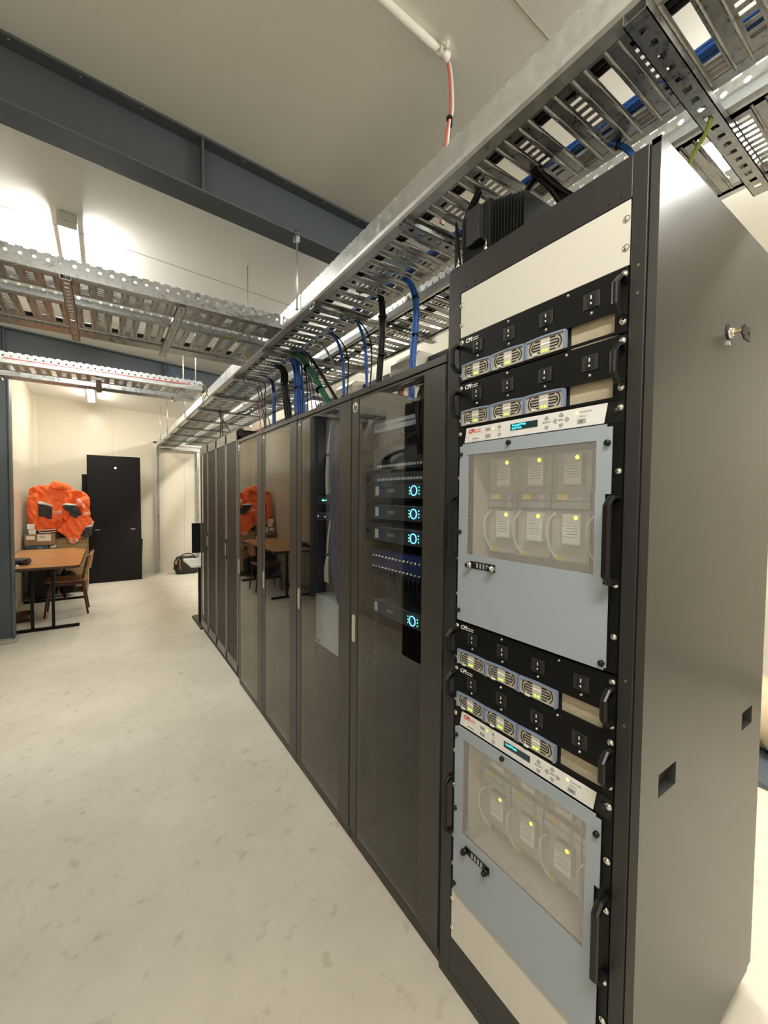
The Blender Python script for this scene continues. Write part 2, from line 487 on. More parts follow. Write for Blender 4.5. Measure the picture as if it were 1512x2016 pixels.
b = MB(); b.box(XL - .1, XR + .1, YF - .1, YB + .1, -.1, 0); struct(b.build('floor', M_FLOOR))
b = MB(); b.prism([(XL - .1, zc(XL - .1)), (XR + .1, zc(XR + .1)), (XR + .1, zc(XR) + .1), (XL - .1, zc(XL) + .1)], 1, YF - .1, YB + .1)
ceil = struct(b.build('ceiling', M_CEIL))
b = MB()
for y in (0.902, 3.29, 5.66 + .9, 8.0):
    b.prism([(XL, zc(XL) - .0015), (XR, zc(XR) - .0015), (XR, zc(XR) + .001), (XL, zc(XL) + .001)], 1, y - .0022, y + .0022)
b.build('ceiling_seam', M_SEAM, ceil)
b = MB(); b.box(XL - .1, XL, YF, YB, 0, zc(XL)); struct(b.build('wall_left', M_WALL))
b = MB(); b.box(XR, XR + .1, YF, YB, 0, zc(XL)); struct(b.build('wall_right', M_WALL))
b = MB(); b.box(XL - .1, XR + .1, YB, YB + .1, 0, zc(XL)); wb = struct(b.build('wall_back', M_WALL))
b = MB()
for x in (0.128, 1.356, 2.55): b.box(x - .002, x + .002, YB - .0015, YB + .001, 0, zc(x))
b.build('wall_seam', M_SEAM, wb)
b = MB(); b.box(XL - .1, XR + .1, YF - .1, YF, 0, zc(XL)); struct(b.build('wall_front', M_WALL))
# cove trim in the far corner and along the top of the back wall
b = MB(); b.prism([(XL, YB), (XL + .05, YB), (XL, YB - .05)], 2, 0, zc(XL)); struct(b.build('trim_1', M_WALL))
b = MB(); b.prism([(XR - .012, 0), (XR, 0), (XR, .10), (XR - .012, .10)], 1, YF, YB); struct(b.build('baseboard_right', M_STEEL))


# ------------------------------------------------------------------ structural steel
def rafter(y, name, stiff, x1=XR):
    """I-beam running across the room under the sloping ceiling"""
    w_, d_ = .13, .25
    x0 = XL
    def sl(xa, xb, y0, y1, dz0, dz1, bb, m=0):
        bb.prism([(xa, zc(xa) - dz1), (xb, zc(xb) - dz1), (xb, zc(xb) - dz0), (xa, zc(xa) - dz0)], 1, y0, y1, m)
    bb = MB()
    sl(x0, x1, y, y + w_, 0, .011, bb); sl(x0, x1, y, y + w_, d_ - .011, d_, bb)
    sl(x0, x1, y + w_ / 2 - .004, y + w_ / 2 + .004, .011, d_ - .011, bb)
    for xs in stiff:
        sl(xs - .005, xs + .005, y + .002, y + w_ - .002, .011, d_ - .011, bb)
    o = struct(bb.build(name, M_STEEL, bev=.002))
    k = MB()
    for i in range(24):
        x = -.9 + i * .21
        k.dome((x, y + .016, zc(x) - .011), (0, 0, -1), .005, .003, 8)
    k.build('bolt_head', M_GALV, o)
    return o


rafter(2.045, 'roof_beam_near', (.385, 2.2)); rafter(5.655, 'roof_beam_far', (-.83, .62, 2.2)); rafter(-1.57, 'roof_beam_rear', (.38,))
for nm, yy in (('steel_column', 5.655),):
    k = MB()
    k.box(-1.0, -.99, yy, yy + .14, 0.02, zc(-.9) - .25); k.box(-.808, -.796, yy, yy + .14, 0.02, zc(-.8) - .25)
    k.box(-.99, -.808, yy + .064, yy + .074, 0.02, zc(-.9) - .25)
    k.box(-1.0, -.79, yy - .01, yy + .15, 0.0, .02)
    struct(k.build(nm, M_STEEL, bev=.002))
k = MB(); k.prism([(-1.0, 5.60), (-.785, 5.615), (-.77, 5.66), (-.775, 5.83), (-1.0, 5.84)], 2, 0, .03)
struct(k.build('column_grout_pad', M_GROUT, bev=.008))


# ------------------------------------------------------------------ lamps
def batten(x, y0, y1, label, m_lamp=None):
    z = zc(x)
    t = thing('batten_lamp', (x, (y0 + y1) / 2, z - .07), label, 'ceiling light', 'ceiling lamps')
    k = MB(); k.box(x - .05, x + .05, y0, y1, z - .050, z - .002); k.build('lamp_housing', M_LBODY, t, bev=.004)
    k = MB(); k.prism([(x - .048, z - .050), (x - .040, z - .066), (x - .024, z - .082), (x + .024, z - .082), (x + .040, z - .066), (x + .048, z - .050)], 1, y0 + .012, y1 - .012)
    k.build('diffuser', m_lamp or M_LAMP, t)
    for ya in (y0, y1 - .012):
        k = MB(); k.box(x - .048, x + .048, ya, ya + .012, z - .086, z - .050); k.build('end_cap', M_LBODY, t)
    return t


batten(-.165, 3.10, 4.30, 'white batten lamp glaring above the left end of the wide cable tray')
batten(-.165, 7.45, 8.65, 'far white batten lamp hanging low beneath the distant cable tray', M_LAMPD)
batten(-.165, -1.15, .05, 'white ceiling batten lamp behind the camera on the left', M_LAMPR)
batten(2.12, -.45, .78, 'bright batten lamp glaring beside the top of the near black rack')
batten(2.12, 3.20, 4.40, 'batten lamp seen through the slots of the rear tray behind the glass door racks')
batten(2.12, 6.9, 8.1, 'batten lamp far behind the perforated racks')
batten(3.4, 1.6, 2.8, 'batten lamp over the space behind the racks')


# ------------------------------------------------------------------ cable trays
def pan(bb, a0, a1, c0, c1, z, alongY, pitch=.148, phase=0.0, m=0):
    """pressed tray bottom: long openings alternating with rows of small slots, beads between"""
    th = .0016
    P = (lambda u, v, w_: (v, u, w_)) if alongY else (lambda u, v, w_: (u, v, w_))
    u = a0 + phase; W = c1 - c0
    if phase > 0: bb.holed(a0, u, c0, c1, [], z, z + th, P, m)
    while u < a1 - 1e-4:
        u2 = min(u + pitch, a1)
        if u2 - u < pitch * .99:
            bb.holed(u, u2, c0, c1, [], z, z + th, P, m); break
        H = [(u + pitch * .25 - .0155, u + pitch * .25 + .0155, c0 + W * .05, c1 - W * .10)]
        n = max(4, int(W * .78 / .0235)); s0 = c0 + W * .11
        for i in range(n):
            H.append((u + pitch * .75 - .013, u + pitch * .75 + .013, s0 + i * .0235, s0 + i * .0235 + .0115))
        bb.holed(u, u2, c0, c1, H, z, z + th, P, m)
        for f in (.25, .75):
            for s_ in (-1, 1):
                uc = u + pitch * (f + s_ * .155)
                if alongY: bb.cyl((c0 + W * .02, uc, z + .001), (c1 - W * .05, uc, z + .001), .0042, n=8, m=m)
                else: bb.cyl((uc, c0 + W * .02, z + .001), (uc, c1 - W * .05, z + .001), .0042, n=8, m=m)
        u = u2


def perfrail(bb, a0, a1, c, z0, z1, alongY, side, m=0):
    """tray side rail: plain lip at the bottom, row of round holes above, notched top edge"""
    P = (lambda u, v, w_: (w_, u, v)) if alongY else (lambda u, v, w_: (u, w_, v))
    t = .0018 * side
    zl = z0 + .032; p = .046; u = a0
    lip = [(c, z0), (c + .014 * side, z0 + .003), (c + .014 * side, zl - .004), (c, zl)]
    if alongY: bb.prism(lip, 1, a0, a1, m)
    else: bb.prism([(q[0], q[1]) for q in lip], 0, a0, a1, m)
    while u < a1 - .01:
        u2 = min(u + p, a1)
        if u2 - u > .03:
            bb.ringcell(u, u2, zl, z1, .0072, c, c + t, P, m)
            bb.holed(u + .008, u2 - .012, z1, z1 + .006, [], c, c + t, P, m)
        u = u2
    # inward bottom flange
    if alongY: bb.box(min(c, c - .028 * side), max(c, c - .028 * side), a0, a1, z0, z0 + .002, m)
    else: bb.box(a0, a1, min(c, c - .028 * side), max(c, c - .028 * side), z0, z0 + .002, m)


def slotted_strut(name, x0, x1, y0, y1, z, label, group, h=.022):
    """slotted channel carrying the trays; long axis is the longer of x and y"""
    k = MB(); alongX = (x1 - x0) > (y1 - y0)
    P = (lambda u, v, w_: (u, v, w_)) if alongX else (lambda u, v, w_: (v, u, w_))
    a0, a1, c0, c1 = (x0, x1, y0, y1) if alongX else (y0, y1, x0, x1)
    H = []; u = a0 + .03; cm = (c0 + c1) / 2
    while u < a1 - .03:
        H.append((u, u + .016, cm - .008, cm + .008)); u += .042
    k.holed(a0, a1, c0, c1, H, z, z + .002, P)
    for c in (c0, c1 - .002):
        if alongX: k.box(a0, a1, c, c + .002, z, z + h)
        else: k.box(c, c + .002, a0, a1, z, z + h)
    return tag(k.build(name, M_GALV), label, 'strut', group)


# main tray above the rack doors
TX0, TX1, TZ = .852, 1.192, 2.50
t = thing('cable_tray', (1.02, 4.5, TZ), 'long galvanised cable tray with smooth side rail running above the rack doors', 'cable tray')
k = MB(); pan(k, -.35, 9.22, TX0 + .04, TX1 - .002, TZ, True, phase=.095)
k.build('tray_bottom', M_GALV, t)
k = MB()
k.prism([(TX0, TZ + .016), (TX0 + .004, TZ + .006), (TX0 + .012, TZ), (TX0 + .045, TZ - .001), (TX0 + .045, TZ + .001), (TX0 + .012, TZ + .002), (TX0 + .002, TZ + .016), (TX0 + .002, TZ + .082), (TX0 + .006, TZ + .086), (TX0 + .006, TZ + .088), (TX0, TZ + .084)], 1, -.35, 9.22)
u = -.3
while u < 9.1:
    k.box(TX0 + .001, TX0 + .004, u, u + .040, TZ + .086, TZ + .0905); u += .052
k.build('side_rail', M_GALVB, t)
k = MB()
k.box(TX1 - .002, TX1, -.35, 9.22, TZ, TZ + .084); k.box(TX1 - .03, TX1, -.35, 9.22, TZ - .001, TZ + .001)
k.build('side_rail', M_GALV, t)
for y in (.62, 3.62, 6.62):
    k = MB(); k.box(TX0 - .004, TX0, y - .05, y + .05, TZ + .018, TZ + .075)
    for dy in (-.03, .03): k.dome((TX0 - .004, y + dy, TZ + .048), (-1, 0, 0), .006, .005, 8)
    if y > 1: k.build('coupler_plate', M_GALVB, t)

# rear tray over the back of the racks
t = thing('rear_cable_tray', (1.45, 4.5, TZ), 'perforated galvanised cable tray parallel to and behind the smooth-railed tray', 'cable tray')
k = MB(); pan(k, -.35, 8.6, 1.30, 1.62, TZ, True, phase=.03); k.build('tray_bottom', M_GALV, t)
k = MB(); perfrail(k, -.35, 8.6, 1.290, TZ, TZ + .072, True, -1); k.build('side_rail', M_GALVB, t)
k = MB(); perfrail(k, -.35, 8.6, 1.632, TZ, TZ + .072, True, 1); k.build('side_rail', M_GALVB, t)
k = MB()
for y in (1.66, 4.66):
    k.box(1.286, 1.290, y - .06, y + .06, TZ + .034, TZ + .07)
    for dy in (-.035, .035): k.dome((1.286, y + dy, TZ + .052), (-1, 0, 0), .011, .008, 10)
k.build('coupler_plate', M_GALV, t)

# trays running left across the aisle
t = thing('wide_cable_tray', (0, 2.6, TZ), 'wide double galvanised cable tray crossing the aisle just beyond the near roof beam', 'cable tray')
k = MB(); pan(k, -.995, .85, 2.325, 2.505, TZ, False, pitch=.128); k.build('tray_bottom', M_GALV, t)
k = MB(); pan(k, -.995, .85, 2.645, 2.985, TZ, False, pitch=.128); k.build('tray_bottom', M_GALV, t)
k = MB(); perfrail(k, -.995, .85, 2.318, TZ - .006, TZ + .072, False, -1); k.build('side_rail', M_GALV, t)
k = MB(); perfrail(k, -.995, .85, 2.638, TZ - .004, TZ + .05, False, -1); k.build('side_rail', M_GALV, t)
k = MB(); k.box(-.995, .85, 2.505, 2.507, TZ, TZ + .06); k.box(-.995, .85, 2.48, 2.507, TZ - .001, TZ + .001); k.build('side_rail', M_GALV, t)
k = MB(); k.box(-.995, .85, 3.03, 3.032, TZ, TZ + .05); k.box(-.995, .85, 3.03, 3.14, TZ - .002, TZ); k.box(-.995, .85, 3.138, 3.14, TZ - .002, TZ + .03); k.build('side_rail', M_GALV, t)

t = thing('far_cable_tray', (0, 4.3, TZ), 'bright galvanised cable tray crossing in front of the far roof beam', 'cable tray')
k = MB(); pan(k, -.995, .74, 4.10, 4.34, TZ, False, pitch=.128); k.build('tray_bottom', M_GALV, t)
k = MB(); perfrail(k, -.995, .75, 4.08, TZ - .006, TZ + .075, False, -1); k.build('side_rail', M_GALVB, t)
k = MB(); k.box(-.995, .75, 4.46, 4.462, TZ - .01, TZ + .04); k.box(-.995, .75, 4.46, 4.60, TZ - .012, TZ - .010); k.build('side_rail', M_GALV, t)
for x in (.58, -.03, -.7):
    k = MB(); k.box(x - .02, x + .02, 4.09, 4.6, TZ - .03, TZ - .012); k.build('cross_bracket', M_GALV, t)

for x, w_ in ((-.13, 'left'), (.33, 'right')):
    slotted_strut('slotted_strut', x - .02, x + .02, 2.28, 3.14, TZ - .032,
                  'slotted steel strut under the wide tray, the %s one of its two' % w_, 'struts under the wide tray')
SY = [.42, 1.17, 1.92, 2.67, 3.42, 4.17, 4.92, 5.67, 6.42, 7.2, 8.0, 8.8]
SN = ['just over the near black rack', 'above the left edge of the near black rack', 'above the black and blue cable drops', 'beside the green cable drop',
      'between the green drop and the wide blue drop', 'just past the wide blue cable drop', 'over the middle of the perforated racks', 'over the far end of the perforated racks',
      'first beyond the perforated racks', 'second beyond the perforated racks', 'third beyond the perforated racks', 'at the far end on the galvanised post']
for y, n_ in zip(SY, SN):
    slotted_strut('slotted_strut', .86, 1.66, y - .022, y + .022, TZ - .026, 'slotted strut joining the two long trays, ' + n_, 'struts under the long trays')


def rod(x, y, z0, z1, label, bracket=True):
    t = thing('hanger_rod', (x, y, z0), label, 'hanger rod', 'tray hanger rods')
    k = MB(); k.cyl((x, y, z0), (x, y, z1), .005, n=8); k.build('threaded_rod', M_GALVB, t)
    if bracket:
        k = MB()
        k.box(x - .012, x + .012, y - .008, y - .005, z1 - .03, z1 + .022); k.box(x - .012, x + .012, y - .008, y + .02, z1 + .018, z1 + .022)
        k.box(x - .012, x - .009, y - .008, y + .02, z1 - .03, z1 + .022); k.cyl((x, y, z1 - .034), (x, y, z1 - .024), .008, n=6)
        k.build('beam_clamp', M_GALVB, t)
    k = MB(); k.cyl((x, y, z0 + .0), (x, y, z0 + .008), .009, n=6); k.build('nut', M_GALVB, t)


rod(.838, 2.06, 2.51, zc(.84) - .25 + .0, 'galvanised hanger rod clipped to the near roof beam')
rod(1.215, 2.06, 2.51, zc(1.2) - .25, 'short galvanised hanger rod between the two long trays')
rod(.838, 2.95, 2.51, zc(.84), 'hanger rod at the junction of the wide tray and the long tray', False)
rod(.838, 5.66, 2.51, zc(.84) - .25, 'hanger rod below the far roof beam', True)
rod(.70, 4.12, 2.49, zc(.70), 'hanger rod at the right end of the far cross tray', False)
rod(.66, 4.55, 2.49, zc(.66), 'rear hanger rod at the right end of the far cross tray', False)
rod(.838, 7.4, 2.51, zc(.84), 'far hanger rod against the cream back wall', False)
rod(.838, 8.4, 2.51, zc(.84), 'farthest hanger rod against the cream back wall', False)

t = thing('tray_post', (.873, 9.22, 0), 'galvanised post holding up the far end of the long tray', 'post')
k = MB(); k.box(.853, .893, 9.20, 9.24, .004, 2.498); k.build('post_shaft', M_GALV, t)
k = MB(); k.box(.83, .916, 9.17, 9.27, 0, .006); k.dome((.85, 9.19, .006), (0, 0, 1), .008, .008); k.build('foot_plate', M_GALVB, t)
t = thing('tray_post', (1.60, 9.22, 0), 'second tray post, mostly hidden behind the perforated racks', 'post')
k = MB(); k.box(1.58, 1.62, 9.20, 9.24, .004, 2.474); k.build('post_shaft', M_GALV, t)
k = MB(); k.box(.85, 1.64, 9.17, 9.24, 2.44, 2.474); tag(k.build('tray_end_strut', M_GALV), 'end strut laid across the two posts under the long tray', 'strut')
k = MB(); k.box(.80, .93, 9.27, 9.30, 2.575, 2.60); tag(k.build('wall_bar', M_BLACK, bev=.006), 'small black bar on the back wall beside the tray end', 'bar')

# busway with tap off boxes behind the racks
t = thing('power_busway', (1.86, 3.5, 2.42), 'dark power busway running along behind the racks', 'busway')
k = MB(); k.box(1.83, 1.90, .55, 8.0, 2.42, 2.50); k.build('busbar_casing', M_CPI, t, bev=.004)
for y in (1.0, 2.8, 4.6, 6.4):
    k = MB(); k.cyl((1.865, y, 2.49), (1.865, y, zc(1.865)), .005, n=8); k.build('hanger', M_GALVB, t)
for i, y in enumerate((1.55, 2.35, 3.2, 4.1)):
    w_ = ('first tap off box on the busway, left of the near black rack', 'second tap off box, behind the black cable drop', 'third tap off box, behind the green cable drop', 'fourth tap off box on the busway, behind the blue cables')[i]
    t = thing('tap_off_box', (1.80, y, 2.33), w_, 'electrical box', 'busway tap off boxes')
    k = MB(); k.prism([(1.72, 2.36), (1.74, 2.33), (1.88, 2.33), (1.90, 2.36), (1.90, 2.50), (1.88, 2.53), (1.76, 2.53), (1.72, 2.49)], 1, y - .17, y + .13)
    k.build('box_body', M_BOX, t, bev=.01)
    k = MB(); k.cyl((1.82, y - .09, 2.325), (1.82, y - .09, 2.332), .045, n=16); k.build('gland_hole', M_DARK, t)
    k = MB(); k.cyl((1.77, y + .06, 2.33), (1.77, y + .06, 2.27), .028, .02, n=10); k.build('plug', M_REDP, t)

# ------------------------------------------------------------------ ceiling conduit
t = thing('ceiling_conduit', (1.0, 1.13, zc(1.0)), 'white conduit clipped along the ceiling with an open end', 'conduit')
k = MB(); k.cyl((-.9, 1.14, zc(-.9) - .016), (1.02, 1.14, zc(1.02) - .016), .0125, n=14); k.build('conduit_pipe', M_PVC, t)
k = MB(); k.cyl((.985, 1.14, zc(1.0) - .016), (1.03, 1.14, zc(1.03) - .016), .0155, n=14); k.box(.99, 1.015, 1.12, 1.16, zc(1) - .012, zc(1.02)); k.cyl((1.0, 1.125, zc(1) - .02), (1.0, 1.105, zc(1) - .006), .006, n=8)
k.build('saddle_clip', M_PVC, t)
for nm, dx, mt, lb in (('white_cable', .006, M_CW, 'white cable dropping from the ceiling conduit to the long tray'), ('red_cable', -.006, M_CRD, 'thin red cable dropping beside the white one from the ceiling conduit')):
    k = MB(); k.tube([(.99 + dx, 1.14, zc(1) - .017), (1.03 + dx, 1.145, zc(1) - .02), (1.052 + dx, 1.15, zc(1) - .06), (1.060 + dx * .8, 1.15, 2.95), (1.048 + dx * .3, 1.15, 2.90), (1.034 + dx * 1.2, 1.15, 2.78), (1.02 + dx, 1.15, 2.53)], .0048 if dx > 0 else .0036, n=8)
    o = tag(k.build(nm, mt), lb, 'cable')
k = MB(); k.cyl((1.050, 1.15, 2.912), (1.050, 1.15, 2.920), .0115, n=10); k.box(1.058, 1.061, 1.146, 1.154, 2.89, 2.915); tag(k.build('cable_tie', M_BLACK), 'black tie strapping the red and white ceiling cables together', 'cable tie')


# ------------------------------------------------------------------ cables
def bundle(name, paths, mt, label, ties=(), tie_r=None, r=.006, cat='cable bundle', group=None):
    """paths: list of control point lists -> one mesh of strands; ties: (point, dir, radius)"""
    k = MB()
    for p in paths: k.tube(p, r, n=7, res=5)
    o = tag(k.build(name, mt), label, cat, group)
    for c, d, rr in ties:
        c = Vector(c); d = Vector(d).normalized()
        q = MB(); q.cyl(c - d * .004, c + d * .004, rr, n=10); q.build('cable_tie', M_BLACK, o)
    return o


def strands(ctrl, n, spread, r, seed=0, bow=0.0):
    g = random.Random(seed); out = []
    for i in range(n):
        a = g.uniform(0, 6.28); q = spread * math.sqrt(g.random())
        dx, dy = q * math.cos(a), q * math.sin(a)
        out.append([(p[0] + dx * (1 + bow * g.uniform(-1, 1) * (0 < j < len(ctrl) - 1)), p[1] + dy * (1 + bow * g.uniform(-1, 1) * (0 < j < len(ctrl) - 1)), p[2]) for j, p in enumerate(ctrl)])
    return out


# runs lying in the long tray
bundle('black_cable_run', [[(x, -.3, z), (x, 3, z), (x + .002, 6, z), (x, 8.2, z)] for x, z in ((.908, 2.512), (.926, 2.513), (.944, 2.512), (.917, 2.529), (.936, 2.529))], M_CB, 'run of black cables lying along the left side of the long tray', r=.0085)
bundle('blue_cable_run', [[(x, -.3, z), (x, 2, z), (x - .003, 3.2, z)] for x, z in ((1.080, 2.508), (1.088, 2.508), (1.101, 2.508), (1.081, 2.519), (1.095, 2.519))], M_CNV2, 'run of blue cables lying along the right side of the long tray', r=.006)
bundle('grey_cable_run', [[(x, -.3, 2.509), (x, 3, 2.509), (x, 7, 2.509)] for x in (1.128, 1.144, 1.156)], M_CGY, 'run of grey cables at the right edge of the long tray', r=.0065)
bundle('black_cable_run', [[(x, 1.0, z), (x + .01, 4, z), (x, 8.2, z)] for x, z in ((1.38, 2.51), (1.40, 2.51), (1.42, 2.512), (1.41, 2.525))], M_CB, 'run of black cables lying in the rear tray', r=.008)
bundle('black_cable_run', [[(-.9, y, z), (.0, y + .01, z), (.8, y, z)] for y, z in ((2.93, 2.512), (2.945, 2.512), (2.96, 2.514))], M_CB, 'run of black cables in the wide tray across the aisle', r=.009)

# drops onto the rack tops
c = [(1.02, 1.74, 2.53), (1.085, 1.68, 2.53), (1.105, 1.655, 2.45), (1.105, 1.655, 2.3), (1.10, 1.665, 2.12), (1.10, 1.665, 1.97)]
bundle('black_cable_drop', strands(c, 6, .014, .007, 1), M_CB, 'thick black cable bundle dropping into the nearest glass door rack', [((1.105, 1.655, z), (0, 0, 1), .022) for z in (2.40, 2.22)], r=.0075, group='cable drops')
c = [(1.02, 1.56, 2.525), (1.08, 1.50, 2.515), (1.12, 1.455, 2.47), (1.13, 1.43, 2.36), (1.125, 1.44, 2.2), (1.12, 1.445, 1.97)]
bundle('blue_cable_drop', strands(c, 5, .010, .005, 2), M_CBL, 'bright blue cable bundle curving down beside the thick black one', [((1.13, 1.435, z), (0, 0, 1), .016) for z in (2.41, 2.25)], r=.0055, group='cable drops')
c = [(1.00, 2.72, 2.52), (1.06, 2.62, 2.47), (1.09, 2.52, 2.38), (1.10, 2.36, 2.22), (1.11, 2.18, 2.03), (1.11, 2.14, 1.97)]
bundle('green_cable_drop', [c, [(p[0] + .012, p[1] - .01, p[2] + .006) for p in c]], M_CGR, 'thick dark green cable slanting down to the second glass door rack', [((1.09, 2.51, 2.37), (0, -1, -.9), .026), ((1.10, 2.34, 2.2), (0, -1, -1), .026)], r=.012, group='cable drops')
bundle('black_cable_drop', [[(p[0] + .035, p[1] - .035, p[2] + .03) for p in c], [(p[0] + .048, p[1] - .03, p[2] + .02) for p in c]], M_CB, 'black cable pair running just behind the green cable', r=.010, group='cable drops')
bundle('white_cable_drop', [[(1.12, 2.42, 2.53), (1.15, 2.36, 2.46), (1.17, 2.30, 2.36), (1.18, 2.25, 2.25)]], M_CGY, 'pale cable hanging behind the green cable', r=.007, group='cable drops')
for i, (y, n_) in enumerate(((2.13, 'left one of the two slim blue drops above the second glass rack'), (1.88, 'right one of the two slim blue drops above the second glass rack'))):
    c = [(1.06, y + .12, 2.525), (1.12, y + .06, 2.48), (1.145, y + .02, 2.38), (1.15, y, 2.25), (1.15, y - .02, 1.97)]
    bundle('blue_cable_drop', strands(c, 4, .008, .004, 3 + i), M_CBL, n_, [((1.146, y + .015, 2.33), (0, 0, 1), .013), ((1.15, y - .01, 2.12), (0, 0, 1), .013)], r=.0048, group='cable drops')
    bundle('thin_black_cable', [[(1.08, y + .10, 2.52), (1.14, y + .03, 2.46), (1.165, y - .03, 2.33), (1.16, y - .03, 2.1), (1.16, y - .03, 1.97)]], M_CB, 'thin black cable beside the ' + ('left' if i == 0 else 'right') + ' slim blue drop', r=.004, cat='cable')
c = [(1.06, 2.70, 2.50), (1.095, 2.69, 2.44), (1.10, 2.67, 2.33), (1.10, 2.66, 2.15), (1.10, 2.65, 1.97)]
bundle('blue_cable_drop', strands(c, 16, .032, .004, 5, .35), M_CBL, 'broad blue cable bundle dropping into the third glass door rack', [((1.10, 2.665, 2.28), (0, 0, 1), .034), ((1.10, 2.655, 2.1), (0, 0, 1), .034)], r=.0052, group='cable drops')
c = [(1.05, 2.98, 2.51), (1.10, 2.94, 2.46), (1.10, 2.92, 2.34), (1.11, 2.88, 2.16), (1.11, 2.84, 1.97)]
bundle('black_cable_drop', strands(c, 12, .026, .004, 6, .35), M_CB, 'black cable bundle left of the broad blue drop', [((1.10, 2.93, 2.36), (0, 0, 1), .03)], r=.0055, group='cable drops')
for i in range(4):
    y = 2.58 - i * .035
    bundle('thin_navy_cable', [[(1.06, y + .1, 2.50), (1.12, y + .05, 2.44), (1.13, y + .02, 2.3), (1.13, y - .03 * i, 2.12), (1.13, y - .05 * i - .05, 1.97)]], M_CNV if i % 2 else M_CB, ['first', 'second', 'third', 'fourth'][i] + ' loose thin cable counting right from the broad blue drop', r=.0034, cat='cable', group='loose thin cables right of the blue drop')
c = [(1.05, 3.30, 2.51), (1.10, 3.22, 2.45), (1.10, 3.17, 2.34), (1.10, 3.16, 2.15), (1.10, 3.15, 1.97)]
bundle('navy_cable_drop', strands(c, 6, .013, .004, 8, .3), M_CNV, 'slim navy cable bundle dropping into the fourth glass door rack', [((1.10, 3.165, 2.2), (0, 0, 1), .017)], r=.005, group='cable drops')
for i, (y0, y1) in enumerate(((3.58, 3.40), (3.52, 3.28), (3.38, 3.36))):
    bundle('thin_black_cable', [[(1.06, y0 + .1, 2.51), (1.10, y0, 2.46), (1.10, (y0 + y1) / 2 + .02, 2.32), (1.10, y1, 2.15), (1.10, y1 - .04, 1.97)]], M_CB, ['left', 'middle', 'right'][i] + ' one of three thin black cables left of the navy drop', r=.0042, cat='cable', group='thin black cables left of the navy drop')
for i, (ya, yb) in enumerate(((4.93, 4.96), (4.87, 4.84), (4.80, 4.50))):
    bundle('thin_black_cable', [[(1.06, ya + .02, 2.51), (1.09, ya, 2.45), (1.10, ya, 2.36), (1.10, yb, 2.2), (1.10, yb - .02, 2.07)]], M_CB, ['left', 'middle', 'slanting right'][i] + ' thin black cable hanging over the perforated racks', r=.005, cat='cable', group='thin cables over the perforated racks')
bundle('red_cable_drop', [[(1.28, 4.15, 2.5), (1.27, 4.1, 2.42), (1.26, 4.02, 2.3), (1.25, 3.98, 2.1)]], M_CRD, 'thin red cable hanging behind the first perforated rack', r=.005, cat='cable')
bundle('thin_black_cable', [[(1.28, 4.0, 2.5), (1.26, 3.95, 2.42), (1.24, 3.82, 2.26), (1.22, 3.75, 2.1)]], M_CB, 'thin dark cable hanging right of the red cable', r=.004, cat='cable')
# cable feeding the near black rack
c = [(1.06, .80, 2.52), (1.10, .74, 2.50), (1.135, .665, 2.46), (1.15, .61, 2.36), (1.15, .60, 2.24)]
bundle('blue_cable_drop', strands([(1.09, .68, 2.515), (1.13, .63, 2.51), (1.165, .575, 2.47), (1.175, .55, 2.38), (1.175, .545, 2.24)], 4, .007, .004, 9), M_CBL, 'short blue cables dropping onto the near black rack', [((1.15, .595, 2.49), (1, -1.5, -.8), .012)], r=.0048, group='cable drops')
for i, off in enumerate((0, .022, .05)):
    bundle('black_power_cable', [[(1.03, .80 - off * .3, 2.53), (1.08, .76 - off * .3, 2.47 - off * .3), (1.16, .71 - off * .5, 2.42 - off * .6), (1.28, .64 - off, 2.36 - off), (1.34, .60 - off, 2.245)]], M_CB, ['upper', 'middle', 'lower'][i] + ' black power cable sweeping onto the top of the near black rack', r=.008, cat='cable', group='power cables on the near rack')
bundle('black_power_cable', [[(.98, .90, 2.55), (.975, .93, 2.50), (.955, .965, 2.42), (.945, .955, 2.32), (.945, .95, 2.25)], [(1.0, .92, 2.54), (.985, .94, 2.49), (.97, .965, 2.40), (.955, .96, 2.3), (.95, .955, 2.25)]], M_CB, 'pair of black cables hanging at the left edge of the near black rack', r=.007, cat='cable')
bundle('black_power_loop', [[(1.06, .80, 2.51), (1.09, .75, 2.44), (1.13, .725, 2.36), (1.13, .72, 2.24)], [(1.05, .79, 2.51), (1.11, .74, 2.45), (1.15, .71, 2.36), (1.16, .70, 2.24)], [(1.08, .80, 2.50), (1.02, .79, 2.42), (1.0, .77, 2.34), (1.03, .76, 2.24)]], M_CB, 'loop of black cables rising behind the finned black box', r=.009)
bundle('green_yellow_wire', [[(1.21, .45, 2.51), (1.235, .42, 2.505), (1.245, .425, 2.46), (1.27, .47, 2.42), (1.30, .50, 2.33)]], M_CYG, 'green yellow earth wire looped off the strut beside the near rack', r=.0055, cat='wire')
bundle('green_yellow_wire', [[(.60, 2.62, 2.50), (.66, 2.58, 2.48), (.74, 2.66, 2.42), (.79, 2.78, 2.44), (.80, 2.86, 2.52)]], M_CYG, 'thin green yellow wire hanging from the wide tray near its right end', r=.003, cat='wire')
bundle('green_yellow_wire', [[(.72, 4.10, 2.56), (.77, 4.12, 2.56), (.80, 4.16, 2.50), (.79, 4.2, 2.46)]], M_CYG, 'green yellow wire curled at the right end of the far cross tray', r=.006, cat='wire')
bundle('red_cable', [[(-.6, 4.065, 2.53), (.2, 4.065, 2.53), (.74, 4.1, 2.54), (.83, 4.3, 2.52), (.90, 4.5, 2.51)]], M_CRD, 'red cable along the far cross tray and over to the long tray', r=.004, cat='cable')
